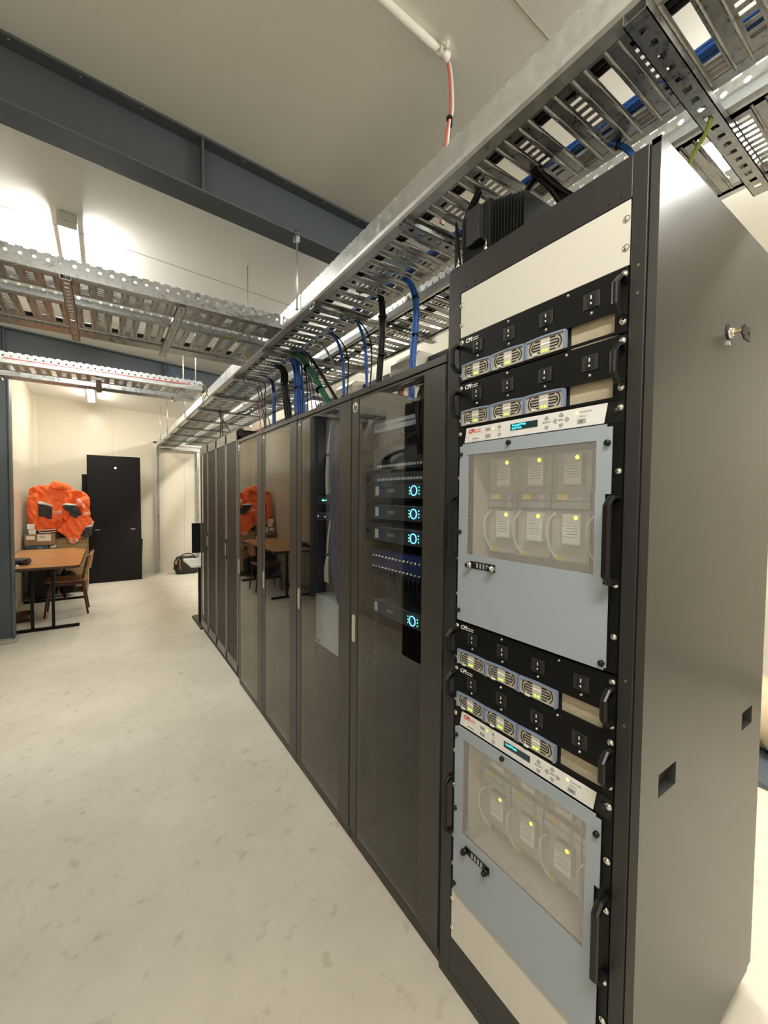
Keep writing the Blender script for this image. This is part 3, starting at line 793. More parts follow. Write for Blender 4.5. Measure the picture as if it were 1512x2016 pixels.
bundle('grey_cable', [[(.74, 4.14, 2.52), (.80, 4.3, 2.50), (.82, 4.42, 2.45), (.87, 4.5, 2.44)], [(.74, 4.16, 2.51), (.79, 4.3, 2.48), (.83, 4.45, 2.43), (.88, 4.5, 2.44)]], M_CGY, 'pair of grey cables leaving the far cross tray', r=.003, cat='cable')
bundle('pale_blue_wire', [[(.52, 5.0, zc(.52) + .01), (.55, 4.95, 2.98), (.66, 4.8, 2.75), (.78, 4.65, 2.56)]], M_CBL, 'thin pale blue wire slanting down to the long tray', r=.002, cat='wire')

# ------------------------------------------------------------------ near black equipment rack
FX = .889                       # plane of all rack fronts
RY0, RY1, RZ = .379, .968, 2.243
rk = thing('equipment_rack', (1.28, .67, 0), 'near black open front equipment rack with plain side panel, tallest in the row', 'server rack')
k = MB()
k.prism(rrect(.914, RY1 - .006, .04, 2.238, .002, 1), 0, FX, FX + .035)                     # left upright
k.box(FX + .004, FX + .03, RY1 - .006, RY1, .10, 2.20)
k.box(FX, FX + .045, .398, .428, .04, 2.238)                                               # right upright
k.box(FX + .014, FX + .05, .387, .398, .04, 2.20)                                          # groove
k.box(FX + .0004, FX + .033, .428, .914, 2.152, 2.2375)                                             # header
k.box(FX + .0004, FX + .033, .428, .914, .041, .158); k.box(FX + .001, FX + .033, .40, .966, .0, .0395)                                           # bottom plate
k.box(FX + .034, 1.66, .43, .95, 2.225, 2.240); k.box(FX + .02, 1.66, .41, .96, .03, .05)         # top, bottom
k.build('frame', M_CPI, rk, bev=.0018)
k = MB(); k.box(FX + .05, 1.66, .952, .966, .05, 2.235); k.box(1.64, 1.66, .40, .955, .05, 2.235); k.build('inner_panel', M_CPI, rk)
k = MB()
for y in (.905, .435):
    k.box(FX + .012, FX + .016, y - .012, y + .012, .16, 2.152)
    k.box(FX + .016, FX + .05, y - .012 if y < .6 else y + .010, y - .010 if y < .6 else y + .012, .16, 2.152)
k.build('mounting_rail', M_BLACK, rk)
k = MB()
for y in (.89, .855, .665, .64, .475, .45): k.cyl((FX - .0006, y, 2.164), (FX + .002, y, 2.164), .0034, n=8)
k.build('header_hole', M_DARK, rk)
k = MB()
for z in (2.01, 1.955, 1.165, 1.07): k.cyl((FX - .001, .412, z), (FX + .001, .412, z), .0028, n=8)
for z in (1.93, 1.22): k.cyl((FX - .001, .932, z), (FX + .001, .932, z), .0022, n=8)
k.build('rivet', M_RACKL, rk)
# side panel
k = MB()
H = [(.975, 1.062, .900, .952), (1.505, 1.592, .880, .932)]
k.holed(.893, 1.682, .078, 2.243, H, .379, .3795, lambda u, v, w_: (u, w_, v))
k.box(.893, .905, .3795, .396, .078, 2.243); k.box(1.670, 1.682, .3795, .42, .078, 2.243); k.box(.893, 1.682, .3795, .396, 2.231, 2.243); k.box(.93, 1.655, .3795, .392, .066, .090)
for a, b2, c, d in H:
    k.box(a, b2, .398, .400, c, d)
    k.box(a - .002, a, .3796, .4, c, d); k.box(b2, b2 + .002, .3796, .4, c, d); k.box(a, b2, .3796, .4, d, d + .002); k.box(a, b2, .3796, .4, c - .002, c)
sp_ = k.build('side_panel', M_SIDE, rk)
for a, b2, c, d in H:
    k = MB(); k.quad([(a, .3975, c), (b2, .3975, c), (b2, .3975, d), (a, .3975, d)]); k.prism([(.396, d - .003), (.383, d - .003), (.396, d - .03)], 0, a + .002, b2 - .002)
    k.build('finger_recess', M_CPI, sp_)
k = MB(); k.cyl((1.281, .379, 1.953), (1.281, .372, 1.953), .0125, n=16); k.cyl((1.281, .372, 1.953), (1.281, .366, 1.953), .009, n=14); k.build('lock_barrel', M_SCREW, sp_)
k = MB(); k.cyl((1.281, .3788, 1.958), (1.281, .3775, 1.958), .019, n=16); k.build('lock_hole', M_DARK, sp_)
k = MB(); k.box(1.273, 1.289, .3755, .379, 1.924, 1.934); k.build('lock_cam', M_SCREW, sp_)
ky = thing('key', (1.281, .35, 1.953), 'brass key with black head left in the side panel lock', 'key')
k = MB(); k.box(1.276, 1.286, .352, .368, 1.951, 1.956); k.build('key_blade', mat('brass', (.6, .45, .22), .3, metal=.8), ky)
k = MB()
k.holed(1.288, 1.330, 1.935, 1.968, [(1.314, 1.322, 1.949, 1.955)], .349, .353, lambda u, v, w_: (u, w_, v))
k.box(1.276, 1.289, .349, .353, 1.942, 1.962)
k.build('key_head', M_BLACK, ky, bev=.001)


def screw(parent, y, z, mt=M_SCREW, r=.0058, x=FX - .001):
    k = MB(); k.cyl((x, y, z), (x - .0012, y, z), r * 1.25, n=12); k.dome((x - .001, y, z), (-1, 0, 0), r, .0035, 10)
    return k.build('screw', mt, parent)


def bail(parent, y, z0, z1, dep, wid, name='handle', x=FX - .001, r=.010):
    """pull handle: two legs and a rounded grip standing off the panel"""
    k = MB(); c = min(.02, (z1 - z0) * .25)
    o_ = [(x, z0), (x - dep + c, z0), (x - dep, z0 + c), (x - dep, z1 - c), (x - dep + c, z1), (x, z1)]
    th = .013
    i_ = [(x, z1 - th), (x - dep + c, z1 - th), (x - dep + th, z1 - c - .003), (x - dep + th, z0 + c + .003), (x - dep + c, z0 + th), (x, z0 + th)]
    k.prism(o_ + i_, 1, y - wid / 2, y + wid / 2)
    return k.build(name, M_BLACK, parent, bev=.005)


def cpi_logo(parent, y, z, h, m1, m2, x):
    text('logo', 'CPI', h, (x, y, z), (0, -1, 0), (0, 0, 1), m1, parent, shear=.22, bold=.0005, sx=1.05)
    k = MB()
    k.box(x - .0004, x, y - h * 1.75, y - h * 2.9 - .004, z - .0010 + .002, z + .003); k.box(x - .0004, x, y - h * 1.7, y - h * 2.85 - .004, z - .0045, z - .0025)
    k.build('logo_line', m2, parent)


def blank_panel(zt, zb, label, screws):
    t = thing('blanking_panel', (FX, .67, (zt + zb) / 2), label, 'panel', 'white blanking panels')
    k = MB(); k.box(FX - .001, FX + .003, .909, .430, zb + .001, zt - .001); k.build('panel_face', M_WHITEP, t, bev=.0008)
    for y in (.905, .437):
        for z in screws: screw(t, y, z)
    return t


blank_panel(2.150, 2.017, 'off white blanking panel at the top of the near black rack', (2.113, 2.055))
blank_panel(.318, .158, 'off white blanking panel at the bottom of the near black rack', (.285, .19))


def psu(zt, label):
    """power shelf: three plug-in modules, four breakers, two handles"""
    t = thing('power_shelf', (FX, .67, zt), label, 'power supply', 'power shelves in the near rack')
    zb = zt - .131; wt, wb_ = zt - .084, zt - .126
    k = MB(); k.holed(.430, .909, zb, zt, [(.455, .897, wb_ + .001, wt + .002)], FX - .001, FX + .003, lambda u, v, w_: (w_, u, v)); k.build('front_panel', M_PSU, t, bev=.0006)
    k = MB(); k.box(FX + .013, FX + .016, .453, .56, wb_ - .004, wt + .006); k.build('rear_plate', M_TAN, t)
    k = MB(); k.box(FX + .016, FX + .3, .45, .90, zb, zb + .002); k.box(FX + .016, FX + .3, .45, .90, zt - .003, zt - .001); k.box(FX + .013, FX + .016, .56, .90, zb, zt - .002); k.build('shelf_body', M_CPI, t)
    for i in range(3):
        y1 = .895 - i * .1115; y0 = y1 - .108
        md = MB()
        # arched pale blue surround
        n = 12; arc = [(y0 + (y1 - y0) * j / n, wt + .001 + .0022 * math.sin(math.pi * j / n)) for j in range(n + 1)]
        poly = [(y0, wb_)] + arc + [(y1, wb_)]
        inner = [(y0 + .004 + (y1 - y0 - .008) * j / n, wt - .003 + .0022 * math.sin(math.pi * j / n)) for j in range(n + 1)]
        md.prism([(y0, wb_), (y0 + .004, wb_), (y0 + .004, wt - .002), (y0, wt + .001)], 0, FX - .008, FX + .004)
        md.prism([(y1, wb_), (y1 - .004, wb_), (y1 - .004, wt - .002), (y1, wt + .001)], 0, FX - .008, FX + .004)
        md.prism(arc + inner[::-1], 0, FX - .008, FX + .004)
        mo = md.build('supply_module', M_BLUEF, t)
        k = MB(); k.prism([(y0 + .004, wb_ + .0005)] + inner + [(y1 - .004, wb_ + .0005)], 0, FX - .004, FX + .003); k.build('grille', M_MODF, mo)
        yc = (y0 + y1) / 2; zc_ = (wt + wb_) / 2 + .0005; hh = (wt - wb_) / 2 - .005
        xs = FX - .0050
        for sgn in (-1, 1):
            k = MB(); ya = yc + sgn * .0135; yb_ = yc + sgn * .034
            for j in range(5):
                z = zc_ - hh + .002 + j * (2 * hh - .004) / 4
                yy = yb_ - sgn * (.006 if j in (0, 4) else 0)
                k.box(xs, xs + .0012, ya, yy, z - .0013, z + .0013)
            for rr in (hh * .42, hh * .98):
                cy = yb_ - sgn * .002; pts = []
                for a in range(-4, 5):
                    tt = a / 4 * 1.25
                    pts.append((cy + sgn * rr * math.cos(tt) * .72, zc_ + rr * math.sin(tt)))
                for a in range(8):
                    (p0, q0), (p1, q1) = pts[a], pts[a + 1]
                    k.obox((xs + .0006, (p0 + p1) / 2, (q0 + q1) / 2), (.0006, 0, 0), (0, (p1 - p0) / 2 * 1.1, (q1 - q0) / 2 * 1.1), Vector((1, 0, 0)).cross(Vector((0, p1 - p0, q1 - q0))).normalized() * .0012)
            k.build('vent_slot', M_DARK, mo)
        k = MB(); k.box(xs, xs + .001, yc - .0125, yc + .0125, zc_ - hh - .002, zc_ + hh + .001); k.build('centre_strip', M_MOD, mo)
        k = MB(); k.box(xs - .0005, xs + .001, yc - .0122, yc + .0122, zc_ + .002, zc_ + .006); k.build('rating_label', M_STICK, mo)
        for dy in (.0045, -.0045):
            k = MB(); k.dome((xs, yc + dy, zc_ - hh + .004), (-1, 0, 0), .0034, .002, 8); k.build('status_lamp', M_GREEN, mo)
        k = MB(); k.box(xs - .006, xs, yc + .018, yc + .031, wb_ + .0015, wb_ + .0065); k.build('latch_tab', M_WHITEPL, mo, bev=.001)
    for y in (.839, .729, .618, .506):
        z = zt - .0405
        k = MB(); k.box(FX - .0035, FX - .001, y - .0185, y + .0185, z - .0175, z + .0175); br = k.build('breaker_plate', M_CPI, t, bev=.0015)
        k = MB(); k.box(FX - .0055, FX - .0035, y - .008, y + .008, z - .0135, z + .0135); k.build('rocker_switch', M_DARK, br, bev=.001)
        k = MB(); k.dome((FX - .0055, y - .0005, z - .007), (-1, 0, 0), .0024, .0014, 8); k.box(FX - .0060, FX - .0055, y - .002, y + .0005, z + .002, z + .010); k.build('switch_mark', M_WHITE, br)
        screw(t, y - .0005, z - .027, r=.0028)
    for y in (.732, .562): screw(t, y, zt - .008, r=.0028)
    for z in (zt - .013, zt - .108):
        for y in (.902, .438): screw(t, y, z)
    for y in (.436, .905): bail(t, y, zt - .104, zt - .021, .043, .015)
    cpi_logo(t, .888, zt - .014, .0165, M_WHITE, M_WHITE, FX - .0014)
    return t


psu(2.016, 'black power shelf under the top white panel, highest of the four')
psu(1.881, 'second black power shelf, just above the upper grey door')
psu(1.166, 'third black power shelf, just below the upper grey door')
psu(1.034, 'fourth black power shelf, lowest, just above the lower grey door')


def amplifier(zt, upper, label):
    """grey door with a fine perforated window under a white keypad strip"""
    t = thing('amplifier_unit', (FX, .67, zt), label, 'amplifier', 'amplifier units')
    zb = zt - .578
    k = MB(); k.holed(.430, .909, zb, zt, [(.47, .87, zt - .376, zt - .078)], FX, FX + .003, lambda u, v, w_: (w_, u, v)); k.build('front_frame', M_PSU, t)
    k = MB(); k.box(FX - .001, FX + .001, .432, .466, zt - .048, zt - .004); k.dome((FX - .001, .449, zt - .024), (-1, 0, 0), .0085, .006); k.build('corner_knob', M_BLACK, t)
    # control strip (slanted ends)
    zs1, zs0 = zt - .004, zt - .047
    k = MB(); k.prism([(.884, zs0), (.471, zs0), (.464, zs1), (.876, zs1)], 0, FX - .003, FX - .0005)
    cs = k.build('control_strip', M_LABEL, t, bev=.001)
    X = FX - .0034; zm = (zs0 + zs1) / 2
    def bx(nm, y, z, wy, hz, m_, dx=.0006, par=cs):
        k = MB(); k.box(X - dx, X + .0004, y - wy / 2, y + wy / 2, z - hz / 2, z + hz / 2); return k.build(nm, m_, par)
    cpi_logo(cs, .868, zm + .010, .0150, M_RED, M_REDL, X)
    k = MB(); k.box(X - .0002, X, .862, .817, zm - .0165, zm - .0075); k.build('name_plate', M_STICK, cs)
    bx('print_line', .838, zm - .012, .028, .0028, M_INKG)
    for z, tx in ((zm + .0085, 'LOCAL'), (zm - .0095, 'MUTE')):
        bx('key_button', .793, z, .017, .0085, M_BTN)
        text('print', tx, .0042, (X - .0008, .793, z), (0, -1, 0), (0, 0, 1), M_INKG, cs, extr=.0001, align='CENTER')
    k = MB(); k.dome((X, .776, zm + .009), (-1, 0, 0), .0028, .0014, 8); k.build('status_lamp', M_AMB if upper else M_GREEN, cs)
    def arrow(y, z, d, s_=.0085):
        sh = {'u': [(-1, -.6), (1, -.6), (1, .3), (.45, .9), (0, 1.35), (-.45, .9), (-1, .3)]}['u']
        pts = []
        for a, b_ in sh:
            if d == 'u': p = (a * s_ * .62, b_ * s_ * .62)
            elif d == 'd': p = (a * s_ * .62, -b_ * s_ * .62)
            elif d == 'l': p = (b_ * s_ * .62, a * s_ * .62)
            else: p = (-b_ * s_ * .62, a * s_ * .62)
            pts.append((y + p[0], z + p[1]))
        k = MB(); k.prism(pts, 0, X - .0006, X + .0003); k.build('arrow_button', M_BTN, cs)
    arrow(.753, zm + .009, 'u'); arrow(.753, zm - .010, 'd')
    text('print', 'GAIN', .0045, (X, .753, zm - .0005), (0, -1, 0), (0, 0, 1), M_INKG, cs, extr=.0001, align='CENTER')
    bx('display', .675, zm + .003, .082, .0165, M_LCD, .0008)
    if upper:
        text('display_text', 'Sequential Mode', .0085, (X - .001, .711, zm + .007), (0, -1, 0), (0, 0, 1), M_CYAN, cs, extr=.0001, sx=.75)
        text('display_text', 'Local Mode', .0085, (X - .001, .711, zm - .0005), (0, -1, 0), (0, 0, 1), M_CYAN, cs, extr=.0001, sx=.75)
    else:
        text('display_text', 'Local Mode', .0095, (X - .001, .710, zm + .006), (0, -1, 0), (0, 0, 1), M_CYAN, cs, extr=.0001, sx=.8)
    arrow(.609, zm + .010, 'u'); arrow(.609, zm - .0105, 'd')
    text('print', 'MODIFY', .0060, (X, .609, zm + .0005), (0, -1, 0), (0, 0, 1), M_INKG, cs, extr=.0001, align='CENTER', bold=.0001)
    arrow(.571, zm + .012, 'u'); arrow(.571, zm - .0105, 'd'); arrow(.585, zm + .0005, 'l'); arrow(.557, zm + .0005, 'r')
    text('print', 'MENU', .0056, (X, .571, zm + .001), (0, -1, 0), (0, 0, 1), M_INKG, cs, extr=.0001, align='CENTER', bold=.0001)
    k = MB(); k.dome((X, .532, zm + .011), (-1, 0, 0), .0038, .0016, 10); k.build('status_lamp', M_AMB, cs)
    text('print', 'WARNING', .0058, (X, .526, zm + .011), (0, -1, 0), (0, 0, 1), M_INKG, cs, extr=.0001)
    text('print', 'FAULT', .0058, (X, .526, zm + .0015), (0, -1, 0), (0, 0, 1), M_INKG, cs, extr=.0001)
    bx('key_button', .521, zm - .009, .019, .0095, M_BTN)
    text('print', 'FAULT\nRESET', .0036, (X - .0008, .521, zm - .009), (0, -1, 0), (0, 0, 1), M_INK, cs, extr=.0001, align='CENTER')
    # grey door with window and handle notches
    dz1, dz0 = zt - .050, zb - (0 if upper else 0) + .002
    if not upper: dz0 = zb
    wz1, wz0 = zt - .083, zt - .374
    k = MB()
    P = lambda u, v, w_: (w_, u, v)
    hz1, hz0 = (zt - .198, zt - .392) if upper else (zt - .208, zt - .40)
    xo, xi = FX - .008, FX - .005
    k.holed(.462, .885, dz0 + .012, dz1, [(.483, .863, wz0, wz1)], xo, xi, P)
    k.box(xo, xi, .885, .897, dz0, dz1 - .006); k.box(xo, xi, .455, .885, dz0, dz0 + .012)
    k.box(xo, xi, .450, .462, hz1, dz1 - .006); k.box(xo, xi, .450, .462, dz0 + .006, hz0)
    door = k.build('door', M_GREYD, t)
    k = MB(); k.box(FX - .0062, FX - .0057, .480, .866, wz0 - .003, wz1 + .003); k.build('perforated_window', M_MESH, door)
    for y, z in ((.716, dz1 - .012), (.458, dz1 - .040), (.890, dz1 - .03), (.890, zt - .31), (.458, dz0 + .015), (.890, dz0 + .03)):
        k = MB(); k.cyl((FX - .008, y, z), (FX - .0145, y, z), .0065, n=12); k.dome((FX - .0145, y, z), (-1, 0, 0), .0065, .003); k.build('thumb_screw', M_BLACK, door)
    # sample port plate
    yc, z = .800, zt - (.402 if upper else .409)
    k = MB(); k.box(FX - .010, FX - .008, yc - .046, yc + .046, z - .010, z + .010); pp = k.build('port_plate', M_BLACK, door)
    k = MB()
    for j in (-.018, -.006, .006, .018): k.box(FX - .0108, FX - .010, yc + j - .003, yc + j + .003, z - .007, z + .007)
    k.build('port_slot', M_BTN, pp)
    for dy in (-.040, .042):
        k = MB(); k.cyl((FX - .010, yc + dy, z), (FX - .024, yc + dy, z), .0085, n=14); k.cyl((FX - .024, yc + dy, z), (FX - .030, yc + dy, z), .0065, n=12); k.build('port_connector', M_SCREW if upper else M_BLACK, pp)
    # handles and screws
    for y in (.437, .907):
        bail(t, y, hz0 + .004, hz1 - .003, .050 if y < .6 else .045, .017)
    for z_ in ((zt - .018, zt - .15, zt - .39, zt - .50) if upper else (zt - .02, zt - .14, zt - .25, zt - .41, zt - .50)): 
        for y in (.903, .438): screw(t, y, z_)
    # amplifier modules behind the window
    k = MB(); k.box(FX + .14, FX + .145, .46, .90, zt - .42, zt - .05); k.box(FX + .02, FX + .14, .862, .866, zt - .42, zt - .05); k.box(FX + .003, FX + .14, .46, .90, zt - .062, zt - .058); k.box(FX + .003, FX + .14, .46, .90, zt - .42, zt - .416); k.build('bay_lining', M_MODD, t)
    X1 = FX + .085
    for row in range(2):
        for i in range(4):
            y1 = .856 - i * .107; y0 = y1 - .102
            if row == 0: z1, z0 = zt - .088, zt - .193
            else: z1, z0 = zt - .238, zt - .370
            k = MB(); k.box(X1 + .01, X1 + .05, y0, y1, z0, z1)
            for yy in (y0, y1 - .002): k.box(X1 - .006, X1 + .01, yy, yy + .002, z0, z1)
            mo = k.build('amplifier_module', M_MOD, t)
            zl1 = z1 - .008; zl0 = zl1 - .078
            k = MB(); k.box(X1 - .012, X1 + .01, y0 + .022, y1 - .032, zl0, zl1); dc = k.build('converter_block', M_WHITEPL if upper else M_MOD, mo, bev=.001)
            k = MB(); k.box(X1 - .0128, X1 - .012, y0 + .024, y1 - .034, zl0 + .004, zl1 - .026); k.build('sticker', M_STICK, dc)
            k = MB()
            for q in range(5): k.box(X1 - .0133, X1 - .0128, y0 + .028, y1 - .037 - (q % 2) * .006, zl1 - .031 - q * .007, zl1 - .0295 - q * .007)
            k.build('print_line', M_INKG, dc)
            if upper or row == 1:
                k = MB(); k.dome((X1 - .012, y0 + .034, zl1 - .010), (-1, 0, 0), .0052, .003, 10); k.build('status_lamp', M_YEL, dc)
            k = MB()
            if row == 0: k.tube([(X1 - .006, y1 - .014, z1 - .004), (X1 - .010, y1 - .015, z1 - .05), (X1 - .006, y1 - .014, z0 + .008)], .0013, n=6)
            else: k.tube([(X1 - .012, y1 - .014, z1 - .006), (X1 - .020, y1 + .002, z1 - .03), (X1 - .022, y1 + .004, z1 - .065), (X1 - .016, y1 - .002, z1 - .10), (X1 - .008, y1 - .016, z1 - .125)], .0030, n=6)
            k.build('coax_wire', M_CW, mo)
            k = MB()
            if row == 0:
                k.box(X1 - .008, X1 + .01, y0, y1, z0 - .021, z0 - .001)
            else:
                k.box(X1 - .008, X1 + .01, y0, y1, z1 + .003, z1 + .022)
            st = k.build('terminal_strip', M_GALVB, mo)
            k = MB(); zz = z0 - .011 if row == 0 else z1 + .012
            k.cyl((X1 - .009, y0 + .026, zz), (X1 - .008, y0 + .026, zz), .0075, n=12); k.build('round_port', M_TAN, st)
            k = MB()
            if row == 0: k.box(X1 - .0088, X1 - .008, y1 - .043, y1 - .014, zz - .007, zz + .008)
            else: k.box(X1 - .0088, X1 - .008, y1 - .035, y1 - .012, z0 + .002, z0 + .016)
            k.build('yellow_label', M_YST, st)
    return t


amplifier(1.750, True, 'upper amplifier unit with grey door, white keypad strip and steel screen window')
amplifier(.901, False, 'lower amplifier unit with grey door, near the bottom of the black rack')

# finned black box standing on the near rack
t = thing('finned_black_box', (.99, .83, 2.244), 'finned black power box standing on the near black rack', 'power box')
k = MB(); k.box(.925, 1.12, .835, .945, 2.245, 2.405); k.prism([(.945, 2.245), (.965, 2.245), (.965, 2.40), (.945, 2.25)], 0, .91, .925); k.build('housing', M_BLACK, t, bev=.003)
k = MB(); k.box(.905, .925, .86, .91, 2.29, 2.395); k.box(.895, .925, .845, .875, 2.285, 2.30); k.build('bracket', M_CPI, t, bev=.002)
k = MB()
for i in range(11): k.box(.93, 1.10, .832 - i * .0108 - .0032, .832 - i * .0108, 2.246, 2.395 - i * .0035)
k.box(1.05, 1.10, .715, .835, 2.246, 2.36)
k.build('cooling_fin', M_BLACK, t)
for y, z in ((.83, 2.249), (.94, 2.249)):
    k = MB(); k.cyl((.905, y, 2.241), (.905, y, 2.258), .007, n=6); k.cyl((.905, y, 2.25), (.905, y, 2.275), .003, n=6); tag(k.build('bolt', M_SCREW), 'nickel bolt at the %s front foot of the finned black box' % ('right' if y < .9 else 'left'), 'bolt')

# ------------------------------------------------------------------ glass door racks
def glass_rack(y0, y1, label, group='glass door racks'):
    """y0 near side, y1 far side; logo and handle strip on the far (left) edge"""
    t = thing('server_rack', (1.35, (y0 + y1) / 2, 0), label, 'server rack', group)
    H = 1.99; D = 1.68; x0 = FX + .022
    k = MB()
    k.box(x0, D, y0 + .002, y0 + .006, .02, H); k.box(x0, D, y1 - .006, y1 - .002, .02, H)
    k.box(D - .01, D, y0 + .002, y1 - .002, .02, H); k.box(x0, D, y0 + .002, y1 - .002, .02, .05)
    P = lambda u, v, w_: (u, v, w_)
    k.holed(x0, D, y0 + .002, y1 - .002, [(1.02, 1.24, y0 + .10, y1 - .10)], H - .004, H, P)
    k.box(x0 - .01, x0 + .02, y0 + .004, y1 - .004, .0, .075)
    k.build('cabinet', M_CPI, t)
    k = MB(); k.box(FX + .012, x0 + .01, y0 + .001, y1 - .001, 1.955, H + .002); k.box(FX + .0, FX + .03, y0 + .001, y1 - .001, 1.966, H + .001); k.build('top_bar', M_RACK, t, bev=.002)
    k = MB(); k.box(FX + .006, FX + .03, y0 + .001, y1 - .001, .012, .055); k.build('plinth', M_CPI, t, bev=.003)
    for yy in (y0 + .06, y1 - .06):
        k = MB(); k.box(x0 + .02, x0 + .06, yy - .02, yy + .02, 0, .02); k.build('foot', M_BLACK, t)
    # door
    gz0, gz1 = .066, 1.950
    ga, gb = y0 + .108, y1 - .064
    k = MB()
    k.box(FX, FX + .020, y0 + .003, ga, gz0 - .006, 1.962); k.box(FX, FX + .020, gb + .003, y1 - .003, gz0 - .006, 1.962)
    k.box(FX + .003, FX + .020, ga, gb + .003, gz0 - .006, gz0 + .01); k.box(FX + .003, FX + .020, ga, gb + .003, 1.952, 1.962)
    dr = k.build('door', M_RACK, t, bev=.0015)
    k = MB(); k.box(FX - .0006, FX + .002, gb - .0015, gb + .003, gz0, 1.955); k.build('door_seam', M_DARK, dr)
    k = MB(); k.quad([(FX, ga - .002, gz0), (FX, ga - .002, gz1), (FX, gb, gz1), (FX, gb, gz0)])
    k.build('glass_pane', M_GLASS, dr)
    yc = (gb + y1) / 2
    k = MB(); k.cyl((FX - .0005, yc, 1.922), (FX - .0015, yc, 1.922), .0215, n=28); lg = k.build('logo_disc', M_WHITE, dr)
    text('logo_letters', 'hp', .034, (FX - .0018, yc, 1.921), (0, -1, 0), (0, 0, 1), M_INK, lg, shear=.35, bold=.0008, align='CENTER')
    zc_ = .972
    k = MB(); k.prism(rrect(yc - .0125, yc + .0125, zc_ - .060, zc_ + .060, .0115), 0, FX - .004, FX); hd = k.build('swing_handle', M_ALU, dr, bev=.0015)
    k = MB(); k.prism(rrect(yc - .006, yc + .006, zc_ - .038, zc_ + .048, .005), 0, FX - .007, FX - .004); k.cyl((FX - .004, yc, zc_ - .049), (FX - .0055, yc, zc_ - .049), .005, n=10); k.build('latch_bar', M_ALU, hd, bev=.001)
    # mounting rails inside
    for yy in (y0 + .07, y1 - .07):
        k = MB()
        k.box(FX + .085, FX + .088, yy - .018, yy + .018, .08, 1.93)
        for q in range(41): 
            z = .1 + q * .04445; k.box(FX + .0835, FX + .085, yy - .004, yy + .004, z, z + .009, 1)
        k.build('rack_rail', [M_CPI, M_RACKL], t)
    return t


RKS = [(.971, 1.565), (1.569, 2.176), (2.180, 2.790), (2.794, 3.408)]
glass_rack(*RKS[0], 'nearest glass door rack, holding servers with glowing blue rings')
glass_rack(*RKS[1], 'second glass door rack, holding a light grey unit low down')
glass_rack(*RKS[2], 'third glass door rack, mirroring the far wooden table')
glass_rack(*RKS[3], 'fourth glass door rack, mirroring the orange jackets')

def server(z, y0, y1, h, label, ring=True, lid=True):
    x = FX + .075
    t = thing('server', (x, (y0 + y1) / 2, z), label, 'server', 'servers in the nearest glass rack')
    k = MB(); k.box(x, x + .6, y0 + .01, y1 - .01, z - h / 2, z + h / 2); k.build('chassis', M_SERVT, t)
    k = MB(); k.box(x - .004, x, y0, y1, z - h / 2 + .001, z + h / 2 - .001); fc = k.build('fascia', M_SERV, t, bev=.001)
    k = MB(); k.box(x - .0048, x - .004, y1 - .045, y1 - .02, z - .018, z + .02); k.build('paper_label', M_STICK, fc)
    k = MB(); k.box(x - .0044, x - .004, y1 - .085, y1 - .046, z - h / 2 + .003, z + h / 2 - .003); k.build('blue_tab', M_CNV, fc)
    k = MB(); k.box(x - .0044, x - .004, y1 - .16, y1 - .11, z - .006, z + .008); k.build('print_patch', M_INKG, fc)
    if ring:
        yc = 1.215; pts = [(x - .006, yc + .018 * math.cos(a * math.pi / 14), z + .018 * math.sin(a * math.pi / 14)) for a in range(28)]
        k = MB(); k.tube(pts, .0017, n=6, closed=True, raw=True); k.build('status_ring', M_CYR, fc)
        for dy, m_ in ((.028, M_GRS), (-.030, M_GRS), (-.056, M_YGS)):
            for dz in (-.012, 0, .012):
                k = MB(); k.box(x - .005, x - .004, yc + dy - .0022, yc + dy + .0022, z + dz - .0022, z + dz + .0022); k.build('status_dot', m_, fc)
    return t


for z, n_ in ((1.567, 'server with a blue ring, uppermost in the nearest glass rack'), (1.479, 'server with a blue ring, second from top in the nearest glass rack'),
              (1.386, 'server with a blue ring, third down, above the coaxial patch panel'), (1.073, 'server with a blue ring, lowest, below the coaxial patch panel')):
    server(z, 1.035, 1.50, .058, n_)
# coaxial patch panel
x = FX + .075
t = thing('coax_patch_panel', (x, 1.27, 1.27), 'navy blue coaxial patch panel with two rows of silver plugs', 'patch panel')
k = MB(); k.box(x, x + .05, 1.035, 1.50, 1.225, 1.315); k.build('panel_body', M_CNV, t)
for r_ in range(2):
    for i in range(18):
        y = 1.475 - i * .024; z = 1.295 - r_ * .045
        k = MB(); k.cyl((x, y, z), (x - .022, y, z), .0055, .005, n=8); k.build('coax_plug', M_SCREW, t)
k = MB()
for i in range(16):
    y = 1.465 - i * .026
    k.tube([(x - .02, y, 1.245), (x - .035, y - .003, 1.225), (x - .02, y * .75 + .30, 1.17), (x, y * .3 + .82, 1.11)], .004, n=6)
k.build('coax_lead', M_CB, t)
t = thing('acrylic_shelf', (x, 1.2, 1.83), 'pale clear shelf near the top of the nearest glass rack', 'shelf')
k = MB(); k.box(x, x + .35, 1.035, 1.50, 1.835, 1.839); k.box(x, x + .004, 1.035, 1.50, 1.815, 1.855); k.build('shelf_plate', M_CLEAR, t)
for z0, z1, n_ in ((1.655, 1.745, 'dark switch with dense leads above the blue ring servers'), (1.60, 1.64, 'thin dark unit just above the uppermost blue ring server')):
    t = thing('network_switch', (x, 1.27, z0), n_, 'network switch')
    k = MB(); k.box(x, x + .35, 1.035, 1.50, z0, z1); k.build('casing', M_SERV, t)
    k = MB()
    for i in range(22): k.box(x - .002, x, 1.06 + i * .019, 1.072 + i * .019, z0 + .01, z0 + .02)
    k.build('port_row', M_GBOX, t)
